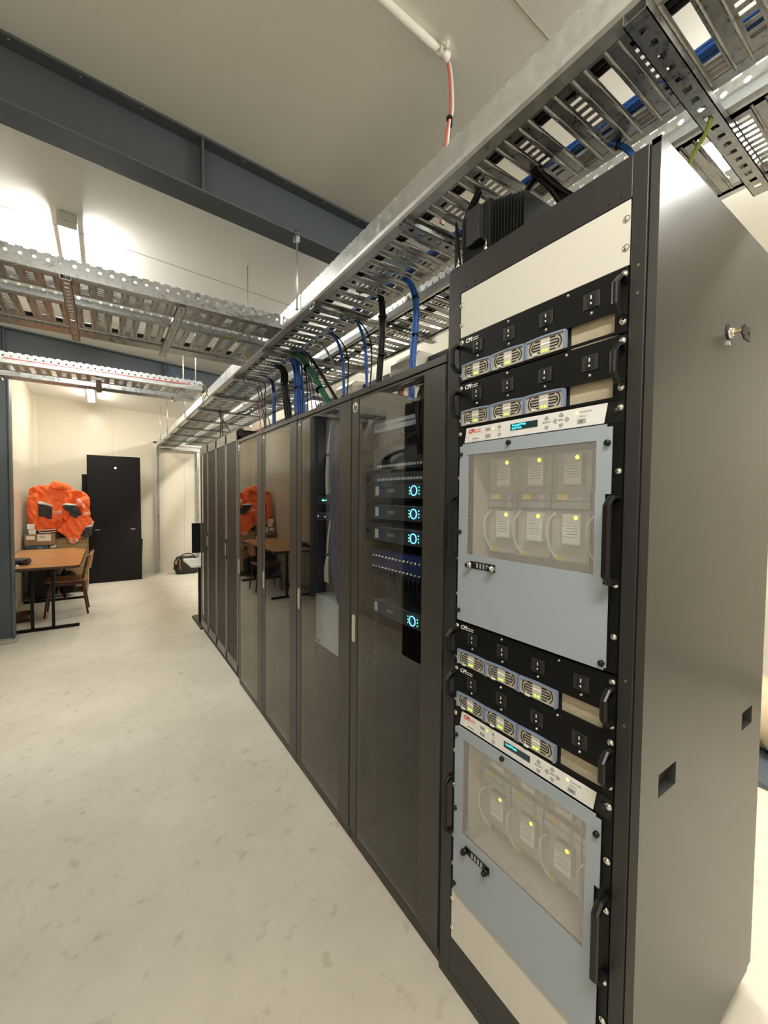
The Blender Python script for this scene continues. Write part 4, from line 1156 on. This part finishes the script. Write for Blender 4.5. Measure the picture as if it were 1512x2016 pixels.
bundle('black_cable_loom', strands([(x + .03, 1.16, 1.96), (x - .005, 1.14, 1.86), (x - .01, 1.13, 1.76), (x, 1.14, 1.70)], 14, .035, 0, 20, .3) + strands([(x - .01, 1.13, 1.80), (x - .04, 1.25, 1.755), (x - .03, 1.36, 1.765), (x - .01, 1.40, 1.70)], 5, .014, 0, 21, .3), M_CB, 'looping black cable loom inside the nearest glass rack', r=.007)

# second glass rack contents
x = FX + .075
t = thing('rack_appliance', (x, 1.87, .87), 'light grey boxy unit low in the second glass rack', 'appliance')
k = MB(); k.box(x, x + .4, 1.635, 2.085, .735, 1.005); k.build('casing', M_GBOX, t, bev=.002)
k = MB(); k.box(x - .0012, x, 2.02, 2.07, .765, .785); k.build('print_patch', M_WHITE, t)
k = MB(); k.box(x - .0012, x, 2.03, 2.07, .748, .758); k.build('print_patch', M_CGR, t)
for z, n_, kind in ((1.522, 'dark switch with a green lamp in the second glass rack', 0), (1.435, 'dark switch with a row of white lamps in the second glass rack', 1)):
    t = thing('network_switch', (x, 1.87, z), n_, 'network switch')
    k = MB(); k.box(x, x + .3, 1.635, 2.085, z - .02, z + .02); k.build('casing', M_SERV, t)
    if kind == 0:
        k = MB(); k.box(x - .002, x, 1.985, 2.01, z - .004, z + .004); k.box(x - .002, x, 1.955, 1.985, z - .001, z + .002); k.build('status_lamp', M_GRS, t)
    else:
        for y in (2.06, 1.975, 1.90, 1.862, 1.845, 1.828):
            k = MB(); k.dome((x, y, z), (-1, 0, 0), .0035, .002, 6); k.build('status_lamp', M_WDOT, t)
bundle('white_cable_loom', strands([(x - .01, 1.84, 1.95), (x - .02, 1.875, 1.82), (x - .025, 1.89, 1.66), (x - .02, 1.895, 1.55)], 5, .012, 0, 30, .2), M_CW, 'upper white cable loom in the second glass rack', [((x - .022, 1.882, 1.75), (0, 0, 1), .016)], r=.004)
bundle('white_cable_loom', strands([(x - .01, 1.895, 1.42), (x - .02, 1.90, 1.33), (x - .022, 1.905, 1.24)], 4, .008, 0, 31, .1) + [[(x - .02, 1.90 + d, 1.24), (x - .025, 1.905 + d * 2.2, 1.17), (x - .02, 1.91 + d * 2.6, 1.10)] for d in (-.006, 0, .005, .009)], M_CW, 'lower white cable loom with loose ends in the second glass rack', [((x - .022, 1.905, 1.245), (0, 0, 1), .014)], r=.0036)
bundle('navy_cable_loom', strands([(x + .0, 1.80, 1.96), (x - .02, 1.82, 1.8), (x - .022, 1.80, 1.5), (x - .02, 1.79, 1.25), (x, 1.76, 1.02)], 12, .03, 0, 32, .25), M_CNV, 'dark blue cable loom hanging in the second glass rack', r=.006)
bundle('black_cable_loom', strands([(x + .02, 1.95, 1.955), (x - .015, 1.86, 1.93), (x - .02, 1.74, 1.88), (x - .02, 1.71, 1.7), (x - .01, 1.71, 1.1)], 6, .018, 0, 33, .2), M_CB, 'thick black cable loom arching inside the second glass rack', r=.008)

# ------------------------------------------------------------------ perforated racks
def perf_rack(y0, y1, label):
    t = thing('server_rack', (1.35, (y0 + y1) / 2, 0), label, 'server rack', 'perforated door racks')
    H = 2.075; D = 1.95
    k = MB()
    k.box(FX + .03, D, y0 + .002, y0 + .01, .06, H); k.box(FX + .03, D, y1 - .01, y1 - .002, .06, H); k.box(D - .01, D, y0, y1, .06, H)
    k.box(FX + .03, D, y0 + .002, y1 - .002, H - .01, H); k.box(FX + .03, D, y0 + .002, y1 - .002, .06, .08)
    k.build('cabinet', M_CPI, t)
    k = MB(); k.box(FX + .01, FX + .05, y0, y1, H - .05, H + .01); k.build('top_frame', M_RACK, t, bev=.002)
    k = MB(); k.box(FX + .01, FX + .05, y0, y1, .055, .085); k.build('bottom_frame', M_RACK, t, bev=.002)
    k = MB(); k.box(FX + .03, D - .02, y0 + .01, y1 - .01, 0, .06); k.build('plinth', M_BLACKM, t)
    ym = (y0 + y1) / 2
    for i, (a, c) in enumerate(((y0 + .004, ym - .002), (ym + .002, y1 - .004))):
        k = MB(); fr = .036
        k.box(FX, FX + .012, a, a + fr * .7, .085, H - .005); k.box(FX, FX + .012, c - fr * .7, c, .085, H - .005)
        k.box(FX, FX + .012, a, c, .085, .155); k.box(FX, FX + .012, a, c, H - .085, H - .005)
        d = k.build('door', M_RACKL, t, bev=.0015)
        k = MB(); k.quad([(FX + .004, a + fr * .6, .15), (FX + .004, c - fr * .6, .15), (FX + .004, c - fr * .6, H - .08), (FX + .004, a + fr * .6, H - .08)])
        k.build('perforated_sheet', M_PERF, d)
        if i == 0:
            k = MB(); k.prism(rrect(c - .020, c - .004, 1.01, 1.12, .007), 0, FX - .012, FX); k.build('handle', M_ALU, d)
            k = MB(); k.box(FX - .006, FX, c - .022, c - .002, .98, 1.16); k.build('handle_base', M_BLACK, d)
    return t


perf_rack(3.420, 4.195, 'nearer tall rack with perforated double doors')
perf_rack(4.200, 4.985, 'farther tall rack with perforated double doors')
# desk, screen beyond the racks
t = thing('desk', (1.35, 5.45, 0), 'white topped desk just beyond the far perforated rack', 'desk')
k = MB(); k.prism(rrect(.80, 1.95, 5.04, 5.66, .03), 2, .725, .75); k.build('desk_top', M_PAPER, t)
k = MB(); k.box(.925, .955, 5.33, 5.37, .03, .725); k.build('leg', M_CPI, t)
k = MB(); k.box(1.80, 1.83, 5.33, 5.37, .03, .725); k.build('leg', M_CPI, t)
k = MB(); k.prism([(.895, 0), (1.02, 0), (1.02, .03), (.905, .022)], 1, 5.05, 5.63); k.build('leg_foot', M_CPI, t)
t = thing('monitor', (1.15, 5.5, .75), 'black computer monitor standing on the white desk', 'monitor')
k = MB(); k.box(.884, 1.42, 5.50, 5.53, .83, 1.20); k.build('screen', M_BLACK, t, bev=.004)
k = MB(); k.box(1.12, 1.18, 5.53, 5.55, .75, .95); k.box(1.03, 1.27, 5.46, 5.62, .75, .762); k.build('stand', M_BLACK, t)

# ------------------------------------------------------------------ far corner: table, chair, crate, jackets, panels
t = thing('table', (-.62, 6.7, 0), 'orange wood table with dark edge beside the grey column', 'table')
out = [(-.985, 5.80), (-.30, 5.79), (-.245, 5.83), (-.232, 7.42), (-.40, 7.70), (-.985, 7.70)]
k = MB(); k.prism(out, 2, .737, .742); k.build('tabletop', M_TABLE, t)
k = MB(); k.prism(out, 2, .708, .737); k.build('edge_band', M_TEDGE, t, bev=.002)
for y in (5.97, 7.55):
    k = MB(); k.box(-.96 if y > 7 else -.90, -.262, y - .022, y + .022, 0, .03); k.build('leg_foot', M_BLACKM, t, bev=.004)
    for x in (-.684, -.50):
        k = MB(); k.box(x - .014, x + .014, y - .014, y + .014, .03, .708); k.build('leg', M_BLACKM, t)
    k = MB(); k.box(-.80, -.38, y - .014, y + .014, .68, .708); k.build('leg_rail', M_BLACKM, t)

t = thing('chair', (-.42, 6.70, 0), 'brown wooden chair pushed in at the right end of the orange table', 'chair')
k = MB(); k.prism(rrect(-.63, -.205, 6.50, 6.90, .04), 2, .435, .455); k.build('seat', M_CHAIR, t, bev=.006)
k = MB(); k.box(-.60, -.22, 6.53, 6.545, .385, .435); k.box(-.60, -.22, 6.855, 6.87, .385, .435); k.box(-.60, -.585, 6.53, 6.87, .385, .435); k.build('seat_frame', M_CHLEG, t)
k = MB()
for y0_, sgn in ((6.545, -1), (6.855, 1)):
    k = MB(); k.cyl((-.58, y0_, .435), (-.636, y0_ + sgn * .028, 0), .014, .010, n=10); k.build('leg', M_CHLEG, t)
    k = MB(); k.tube([(-.195, y0_ + sgn * .028, 0), (-.235, y0_, .30), (-.245, y0_, .46), (-.20, y0_, .70)], .0125, n=10, res=5); k.build('leg', M_CHLEG, t)
k = MB(); n = 14; F = []; Bk = []
for i in range(n + 1):
    u = -1 + 2 * i / n; y = 6.70 + u * .195; xx = -.175 - .035 * (1 - u * u) * -1 + .0
    F.append((-.205 + .03 * (1 - u * u), y)); Bk.append((-.19 + .03 * (1 - u * u), y))
for i in range(n):
    def zz(u): return .80 - .035 * abs(u) ** 3, .575 + .04 * abs(u) ** 3
    ua, ub = -1 + 2 * i / n, -1 + 2 * (i + 1) / n
    (ta, ba), (tb, bb_) = zz(ua), zz(ub)
    lean = lambda z: (z - .57) * .16
    for A, sg in ((F, 0), (Bk, 1)):
        k.quad([(A[i][0] + lean(ba), A[i][1], ba), (A[i + 1][0] + lean(bb_), A[i + 1][1], bb_), (A[i + 1][0] + lean(tb), A[i + 1][1], tb), (A[i][0] + lean(ta), A[i][1], ta)], 0, True)
    k.quad([(F[i][0] + lean(ta), F[i][1], ta), (F[i + 1][0] + lean(tb), F[i + 1][1], tb), (Bk[i + 1][0] + lean(tb), Bk[i + 1][1], tb), (Bk[i][0] + lean(ta), Bk[i][1], ta)])
    k.quad([(F[i][0] + lean(ba), F[i][1], ba), (F[i + 1][0] + lean(bb_), F[i + 1][1], bb_), (Bk[i + 1][0] + lean(bb_), Bk[i + 1][1], bb_), (Bk[i][0] + lean(ba), Bk[i][1], ba)])
for i, (tt, bb_) in ((0, zz(-1)), (n, zz(1))):
    k.quad([(F[i][0] + lean(bb_), F[i][1], bb_), (Bk[i][0] + lean(bb_), Bk[i][1], bb_), (Bk[i][0] + lean(tt), Bk[i][1], tt), (F[i][0] + lean(tt), F[i][1], tt)])
k.build('backrest', M_CHAIR, t)


def lump(name, c, s, mt, seed, amp=.18, parent=None, n=18, flat=True):
    """soft irregular body resting on its base"""
    from mathutils import noise
    k = MB(); c = Vector(c)
    rows = n
    for i in range(rows + 1):
        th = math.pi * i / rows
        for j in range(2 * n):
            ph = math.pi * j / n
            d = Vector((math.sin(th) * math.cos(ph), math.sin(th) * math.sin(ph), math.cos(th)))
            e = .55; q = Vector([math.copysign(abs(a) ** e, a) for a in d])
            f = 1 + amp * noise.noise(d * 2.2 + Vector((seed, seed * 1.7, 0))) + amp * .4 * noise.noise(d * 6 + Vector((seed, 0, 3)))
            p = Vector((q.x * s[0], q.y * s[1], q.z * s[2])) * f
            if flat: p.z = max(p.z, -s[2] * .92)
            k.v.append(tuple(c + p))
    for i in range(rows):
        for j in range(2 * n):
            j2 = (j + 1) % (2 * n)
            k.f.append((i * 2 * n + j, i * 2 * n + j2, (i + 1) * 2 * n + j2, (i + 1) * 2 * n + j)); k.m.append(0); k.smooth.append(True)
    return k.build(name, mt, parent)


tag(lump('cap', (-.80, 6.14, .775), (.095, .09, .035), M_LEATH, 3, .25), 'crumpled black cap lying on the orange table', 'cap')
tag(lump('glove', (-.86, 6.03, .762), (.05, .06, .020), M_BLACKM, 8, .25), 'black glove beside the cap on the orange table', 'glove')
k = MB(); k.cyl((-.80, 5.955, .742), (-.80, 5.955, .762), .014, n=12); tag(k.build('lid', M_WHITEPL), 'small white round lid by the black cap on the table', 'lid')
tag(lump('shoe', (-.84, 6.60, .045), (.10, .16, .048), M_CHLEG, 4, .2), 'dark brown shoe lying on the floor under the table', 'shoe')
tag(lump('black_bag', (-.77, 7.86, .24), (.17, .16, .26), M_LEATH, 5, .12), 'large black bag standing under the far end of the table', 'bag')
tag(lump('black_bag', (-.48, 7.84, .20), (.10, .10, .17), M_BLACKM, 6, .2), 'smaller black bag right of the large one under the table', 'bag')
tag(lump('black_bag', (-.66, 7.86, .555), (.25, .13, .05), M_LEATH, 9, .3), 'flat black bag laid on top of the large one under the table', 'bag')

t = thing('plywood_crate', (-.6, 8.25, 0), 'pale plywood crate against the wall under the orange jackets', 'crate')
k = MB(); k.box(-.96, -.235, 8.02, 8.55, .10, .865); k.build('crate_body', M_CRATE, t, bev=.004)
k = MB()
for x in (-.94, -.62, -.30): k.box(x, x + .06, 8.03, 8.54, 0, .10)
k.build('skid', M_CRATE, t)
k = MB()
k.box(-.55, -.29, 8.014, 8.02, .78, .787); k.box(-.245, -.235, 8.012, 8.02, .10, .865); k.box(-.96, -.235, 8.012, 8.02, .845, .865)
k.build('batten', M_CARD, t)
t = thing('carton', (-.80, 7.88, .80), 'long brown carton with white labels on the left of the crate', 'box')
k = MB(); k.box(-.965, -.625, 7.80, 8.0, .79, .95); k.build('carton_body', M_CARD, t, bev=.003)
k = MB(); k.box(-.945, -.85, 7.798, 7.80, .875, .93); k.build('label_sheet', M_PAPER, t)
k = MB(); k.box(-.82, -.665, 7.798, 7.80, .85, .945); s_ = k.build('label_sheet', M_PAPER, t)
k = MB()
for i in range(4): k.box(-.80 + .01 * (i % 2), -.73, 7.7975, 7.798, .90 + i * .009, .903 + i * .009)
k.build('print_line', M_INK, s_)
k = MB(); k.box(-.955, -.70, 7.79, 8.0, .742, .788); o = tag(k.build('flat_blue_box', M_CARDB, bev=.003), 'flat blue box under the labelled brown carton', 'box')
k = MB(); k.box(-.82, -.76, 7.789, 7.79, .75, .757); k.build('print_line', M_PAPER, o)
k = MB(); k.box(-.68, -.62, 7.84, 7.93, .742, .775); tag(k.build('small_box', M_STICK, bev=.003), 'small white box right of the flat blue box', 'box')
for i, (x, z, w_) in enumerate(((-.885, .97, .075), (-.90, 1.045, .08))):
    k = MB(); k.box(x - w_ / 2, x + w_ / 2, 7.84, 7.93, z - .018 if i else z - .020, z + (.055 if i else .052))
    tag(k.build('small_white_box', M_STICK, bev=.003), ('lower' if i == 0 else 'upper') + ' of two small white boxes stacked on the brown carton', 'box')
t = thing('storage_case', (-.6, 8.3, .865), 'black storage case stacked on the crate behind the jackets', 'case')
k = MB(); k.box(-.93, -.24, 8.12, 8.50, .866, 1.58); k.build('case_body', M_BLACKM, t, bev=.01)
t = thing('helmet', (-.74, 8.03, .9), 'dark object with pale rims lying under the front jacket', 'helmet')
tag(lump('hard_hat', (-.70, 8.02, .925), (.14, .07, .055), M_BLACK, 11, .1), 'black hard hat lying under the front jacket', 'helmet')
bpy.data.objects.remove(t)
k = MB(); k.tube([(-.83, 7.95, .99), (-.75, 7.925, 1.005), (-.62, 7.925, 1.01)], .008, n=6); k.tube([(-.82, 7.94, .97), (-.72, 7.92, .965), (-.62, 7.93, .975)], .008, n=6)
tag(k.build('strap', M_WHITEPL), 'pale plastic strap pair hanging below the front jacket', 'strap')


def cloth(name, outline, yfun, mt, parent, res=.008, th=.014):
    """thick soft sheet filling an (x, z) outline; yfun gives its distance"""
    xs = [p[0] for p in outline]; zs = [p[1] for p in outline]
    x0, x1, z0, z1 = min(xs), max(xs), min(zs), max(zs)
    nz = max(3, int((z1 - z0) / res)); nx = max(3, int((x1 - x0) / res))
    # row spans of the outline, so that edges are exact
    def span(z):
        X = []
        for i in range(len(outline)):
            (xa, za), (xb, zb_) = outline[i], outline[(i + 1) % len(outline)]
            if (za - z) * (zb_ - z) <= 0 and za != zb_: X.append(xa + (xb - xa) * (z - za) / (zb_ - za))
        return (min(X), max(X)) if X else None
    k = MB()
    for i in range(nz + 1):
        z = z0 + (z1 - z0) * (i + (.02 if i == 0 else -.02 if i == nz else 0)) / nz
        s_ = span(z) or (x0, x0 + .001)
        for j in range(nx + 1):
            x = s_[0] + (s_[1] - s_[0]) * j / nx
            e = min(j, nx - j, i, nz - i); edge = math.exp(-e * .55)
            k.v.append((x, yfun(x, z) + edge * .024, z))
    for i in range(nz):
        for j in range(nx):
            a = i * (nx + 1) + j
            k.f.append((a, a + 1, a + nx + 2, a + nx + 1)); k.m.append(0); k.smooth.append(True)
    o = k.build(name, mt, parent)
    so = o.modifiers.new('thick', 'SOLIDIFY'); so.thickness = th; so.offset = 0
    return o


from mathutils import noise as _n
def folds(y0, seed, amp=.02, bulge=.05, cx=-.6, cz=1.3):
    def f(x, z):
        g = x * 31 + z * 17 + 2.2 * _n.noise(Vector((x * 6, z * 6, seed)))
        y0_ = y0 - amp * .8 * (abs(math.sin(g)) ** 3) * (.5 + _n.noise(Vector((x * 3, z * 3, seed + 5))))
        v = Vector((x * 9 + seed, z * 5, seed)); v2 = Vector((x * 22 + z * 10, z * 14 - x * 9, seed * 2))
        return y0_ - bulge * math.exp(-((x - cx) ** 2 + (z - cz) ** 2) * 9) + amp * 1.6 * abs(_n.noise(v)) + amp * .9 * _n.noise(v2)
    return f


# front jacket
jf = folds(8.02, 1.3, .035, .07, -.70, 1.35)
t = thing('jacket', (-.70, 8.0, 1.0), 'front orange work jacket with a dark grey pocket, draped left over the pile', 'jacket', 'orange work jackets')
cloth('body', [(-.915, 1.04), (-.93, 1.30), (-.90, 1.60), (-.83, 1.665), (-.70, 1.672), (-.50, 1.655), (-.44, 1.58), (-.46, 1.3), (-.50, 1.10), (-.55, 1.02), (-.64, 1.08), (-.70, 1.05), (-.80, 1.06), (-.86, .99)], jf, M_ORANGE, t)
cloth('sleeve', [(-.945, 1.12), (-.95, 1.40), (-.915, 1.62), (-.84, 1.655), (-.80, 1.50), (-.82, 1.2), (-.85, 1.07), (-.91, 1.05)], lambda x, z: jf(x, z) - .035 - .02 * math.cos((x + .88) * 30), M_ORANGE, t)
cloth('collar', [(-.675, 1.64), (-.665, 1.705), (-.63, 1.73), (-.50, 1.70), (-.43, 1.655), (-.44, 1.60), (-.54, 1.635)], lambda x, z: jf(x, z) - .035, M_ORANGE, t, th=.03)
cloth('pocket', [(-.83, 1.215), (-.835, 1.39), (-.80, 1.415), (-.67, 1.36), (-.66, 1.34), (-.675, 1.17), (-.70, 1.165), (-.745, 1.205)], lambda x, z: jf(x, z) - .03, M_NAVY, t)
cloth('pocket_trim', [(-.83, 1.395), (-.80, 1.432), (-.66, 1.375), (-.662, 1.352), (-.80, 1.408)], lambda x, z: jf(x, z) - .036, M_WHITEPL, t)
cloth('reflective_tape', [(-.945, 1.48), (-.94, 1.52), (-.845, 1.525), (-.845, 1.485)], lambda x, z: jf(x, z) - .052, M_SILV, t, th=.018)
cloth('reflective_tape', [(-.66, 1.25), (-.66, 1.30), (-.52, 1.28), (-.52, 1.23)], lambda x, z: jf(x, z) - .012, M_SILV, t, th=.02)
cloth('hem', [(-.90, 1.0), (-.905, 1.06), (-.80, 1.075), (-.70, 1.05), (-.58, 1.0), (-.50, 1.04), (-.49, 1.0), (-.60, .965), (-.74, 1.01), (-.83, .985)], lambda x, z: jf(x, z) - .02, M_ORANGE, t)
# right jacket
jg = folds(8.0, 4.1, .045, .08, -.40, 1.35)
t = thing('jacket', (-.36, 8.0, 1.1), 'crumpled orange work jacket behind and right of the front one', 'jacket', 'orange work jackets')
cloth('body', [(-.52, 1.15), (-.53, 1.58), (-.45, 1.62), (-.36, 1.60), (-.28, 1.58), (-.215, 1.52), (-.205, 1.20), (-.25, 1.10), (-.40, 1.08)], jg, M_ORANGE, t)
cloth('sleeve', [(-.36, 1.40), (-.33, 1.47), (-.25, 1.50), (-.205, 1.49), (-.20, 1.22), (-.28, 1.17), (-.31, 1.25)], lambda x, z: jg(x, z) - .05, M_ORANGE, t, th=.03)
cloth('reflective_tape', [(-.355, 1.43), (-.34, 1.475), (-.28, 1.43), (-.25, 1.37), (-.27, 1.33)], lambda x, z: jg(x, z) - .066, M_SILV, t, th=.02)
cloth('reflective_tape', [(-.30, 1.20), (-.29, 1.25), (-.205, 1.29), (-.20, 1.25)], lambda x, z: jg(x, z) - .066, M_SILV, t, th=.02)
cloth('pocket', [(-.53, 1.35), (-.50, 1.38), (-.37, 1.37), (-.335, 1.31), (-.31, 1.23), (-.36, 1.185), (-.41, 1.19), (-.46, 1.28)], lambda x, z: jg(x, z) - .075, M_NAVY, t)
cloth('pocket_trim', [(-.555, 1.385), (-.50, 1.398), (-.36, 1.392), (-.35, 1.372), (-.50, 1.375)], lambda x, z: jg(x, z) - .08, M_WHITEPL, t)
# lower jacket spilling off the crate
jh = folds(7.94, 7.7, .03, .06, -.40, 1.05)
t = thing('jacket', (-.36, 7.95, .9), 'lower orange work jacket spilling over the front of the crate', 'jacket', 'orange work jackets')
cloth('body', [(-.60, .99), (-.50, 1.10), (-.43, 1.20), (-.31, 1.22), (-.19, 1.18), (-.155, 1.10), (-.20, 1.02), (-.28, .93), (-.36, .83), (-.40, .79), (-.46, .82), (-.50, .90)], jh, M_ORANGE, t)
cloth('cuff', [(-.46, .80), (-.455, .88), (-.36, .86), (-.345, .83), (-.40, .785)], lambda x, z: jh(x, z) - .02, M_SILV, t)
cloth('dark_panel', [(-.33, .90), (-.25, 1.04), (-.17, 1.05), (-.185, .89), (-.24, .875)], lambda x, z: jh(x, z) - .012, M_NAVY, t)
cloth('pocket_trim', [(-.27, 1.03), (-.16, 1.075), (-.15, 1.12), (-.165, 1.05), (-.18, 1.03)], lambda x, z: jh(x, z) - .02, M_WHITEPL, t)


def lean_panel(name, xa, xb, z1, yb, yt, mt, label, tilt=0.0, cat='panel'):
    k = MB(); th = .022
    d = Vector((tilt, yt - yb, z1)).normalized(); n = Vector((0, -d.z, d.y)).normalized()
    L = Vector((tilt, yt - yb, z1)).length
    c = Vector(((xa + xb) / 2 + tilt / 2, (yb + yt) / 2, z1 / 2)) + n * th / 2 + Vector((0, 0, .001))
    k.obox(c, ((xb - xa) / 2, 0, 0), n * (th / 2), d * (L / 2))
    o = tag(k.build(name, mt, bev=.003), label, cat)
    return o, d, n


o, d, n = lean_panel('rack_side_panel', -.255, .552, 2.235, 8.70, 8.93, M_BLACKM, 'tall black rack side panel leaning upright at the back wall, largest of three')
base = Vector((0, 8.70, 0)) + n * .022
def onp(x, z): q = base + d * (z / d.z); return Vector((x, q.y, q.z))
k = MB(); p = onp(.165, 2.02); k.cyl(p, p + n * .012, .020, n=14); k.build('lock_barrel', M_SCREW, o)
for x in (-.11, .42):
    k = MB(); p = onp(x, .92); k.obox(p, (.036, 0, 0), n * .003, d * .006); k.build('slot_grip', M_GALVB, o)
lean_panel('rack_side_panel', -.315, -.05, 1.90, 8.96, 9.12, M_BLACKM, 'narrow black panel just showing left of the tall black panel', -.02)
lean_panel('rack_side_panel', .30, .552, .70, 8.98, 9.12, M_BLACKM, 'short black panel leaning just right of the tall black panel', .045)

# bag and papers by the back wall
t = thing('holdall', (1.33, 8.92, 0), 'black leather holdall with tan trim on the floor by the back wall', 'bag')
lump('bag_body', (1.33, 8.92, .17), (.22, .13, .17), M_LEATH, 12, .14, t)
k = MB(); k.tube([(1.20, 8.82, .28), (1.22, 8.80, .37), (1.33, 8.79, .41), (1.44, 8.80, .37), (1.46, 8.82, .27)], .010, n=8); k.build('carry_handle', M_BLACK, t)
k = MB(); k.tube([(1.20, 8.785, .29), (1.19, 8.785, .22), (1.205, 8.785, .1)], .010, n=6); k.tube([(1.12, 8.81, .27), (1.13, 8.80, .20)], .02, n=6); k.build('leather_trim', M_BRASS, t)
t = thing('ribbed_duct', (3.15, .78, 0), 'beige ribbed duct lying on the floor right of the near black rack', 'duct')
k = MB()
P_ = [(3.25 + .45 * q / 60 + .10 * math.sin(q / 60 * 3), .50 + 1.15 * q / 60, .225) for q in range(61)]
k.tube(P_, lambda f_: .195 + .012 * math.sin(f_ * 60 * math.pi / 2.0), n=28, raw=True)
k.build('hose_body', M_BEIGE, t)
k = MB(); k.prism(rrect(2.90, 4.05, .42, 1.72, .1), 2, 0, .030); k.build('base_mat', M_STEEL, t)

# left wall cabinet that the glass doors mirror, and a dark form added for its reflection
t = thing('wall_switchboard', (-.93, 4.0, 1.5), 'pale grey wall cabinet with three doors, mirrored in the nearest glass rack', 'electrical cabinet')
k = MB(); k.box(-1.0, -.86, 3.72, 4.28, 1.02, 1.86); k.build('cabinet_body', M_SWB, t, bev=.004)
for z0, z1 in ((1.66, 1.85), (1.27, 1.64), (1.03, 1.25)):
    k = MB(); k.box(-.86, -.85, 3.73, 4.27, z0, z1); d_ = k.build('door', M_SWB, t, bev=.003)
    k = MB(); k.cyl((-.85, 4.22, (z0 + z1) / 2), (-.84, 4.22, (z0 + z1) / 2), .022, n=12); k.build('lock', M_BLACK, d_)
bundle('black_wall_cable', [[(-.93, 3.9 + i * .05, 1.86), (-.93, 3.9 + i * .05, 1.98), (-.95, 3.80 - i * .03, 2.05), (-.97, 3.4, 2.06), (-.97, 3.3, 2.06)] for i in range(3)], M_CB, 'black cables rising out of the grey wall cabinet', r=.018)
t = thing('added_dark_cupboard', (-.8, 2.7, 0), 'unseen matt black cupboard form added at the left wall for the dark reflection in the nearest glass rack', 'cupboard')
k = MB(); k.box(-.998, -.62, 1.2, 3.2, .0, 2.44); k.build('cupboard_body', M_BLACKM, t, bev=.01)  # unseen dark mass, added and sized so the near glass door mirrors black
for y in (1.7, 2.68):
    k = MB(); k.box(-.62, -.605, y - .48, y + .49, .08, 2.40); k.build('door', M_BLACKM, t, bev=.004)
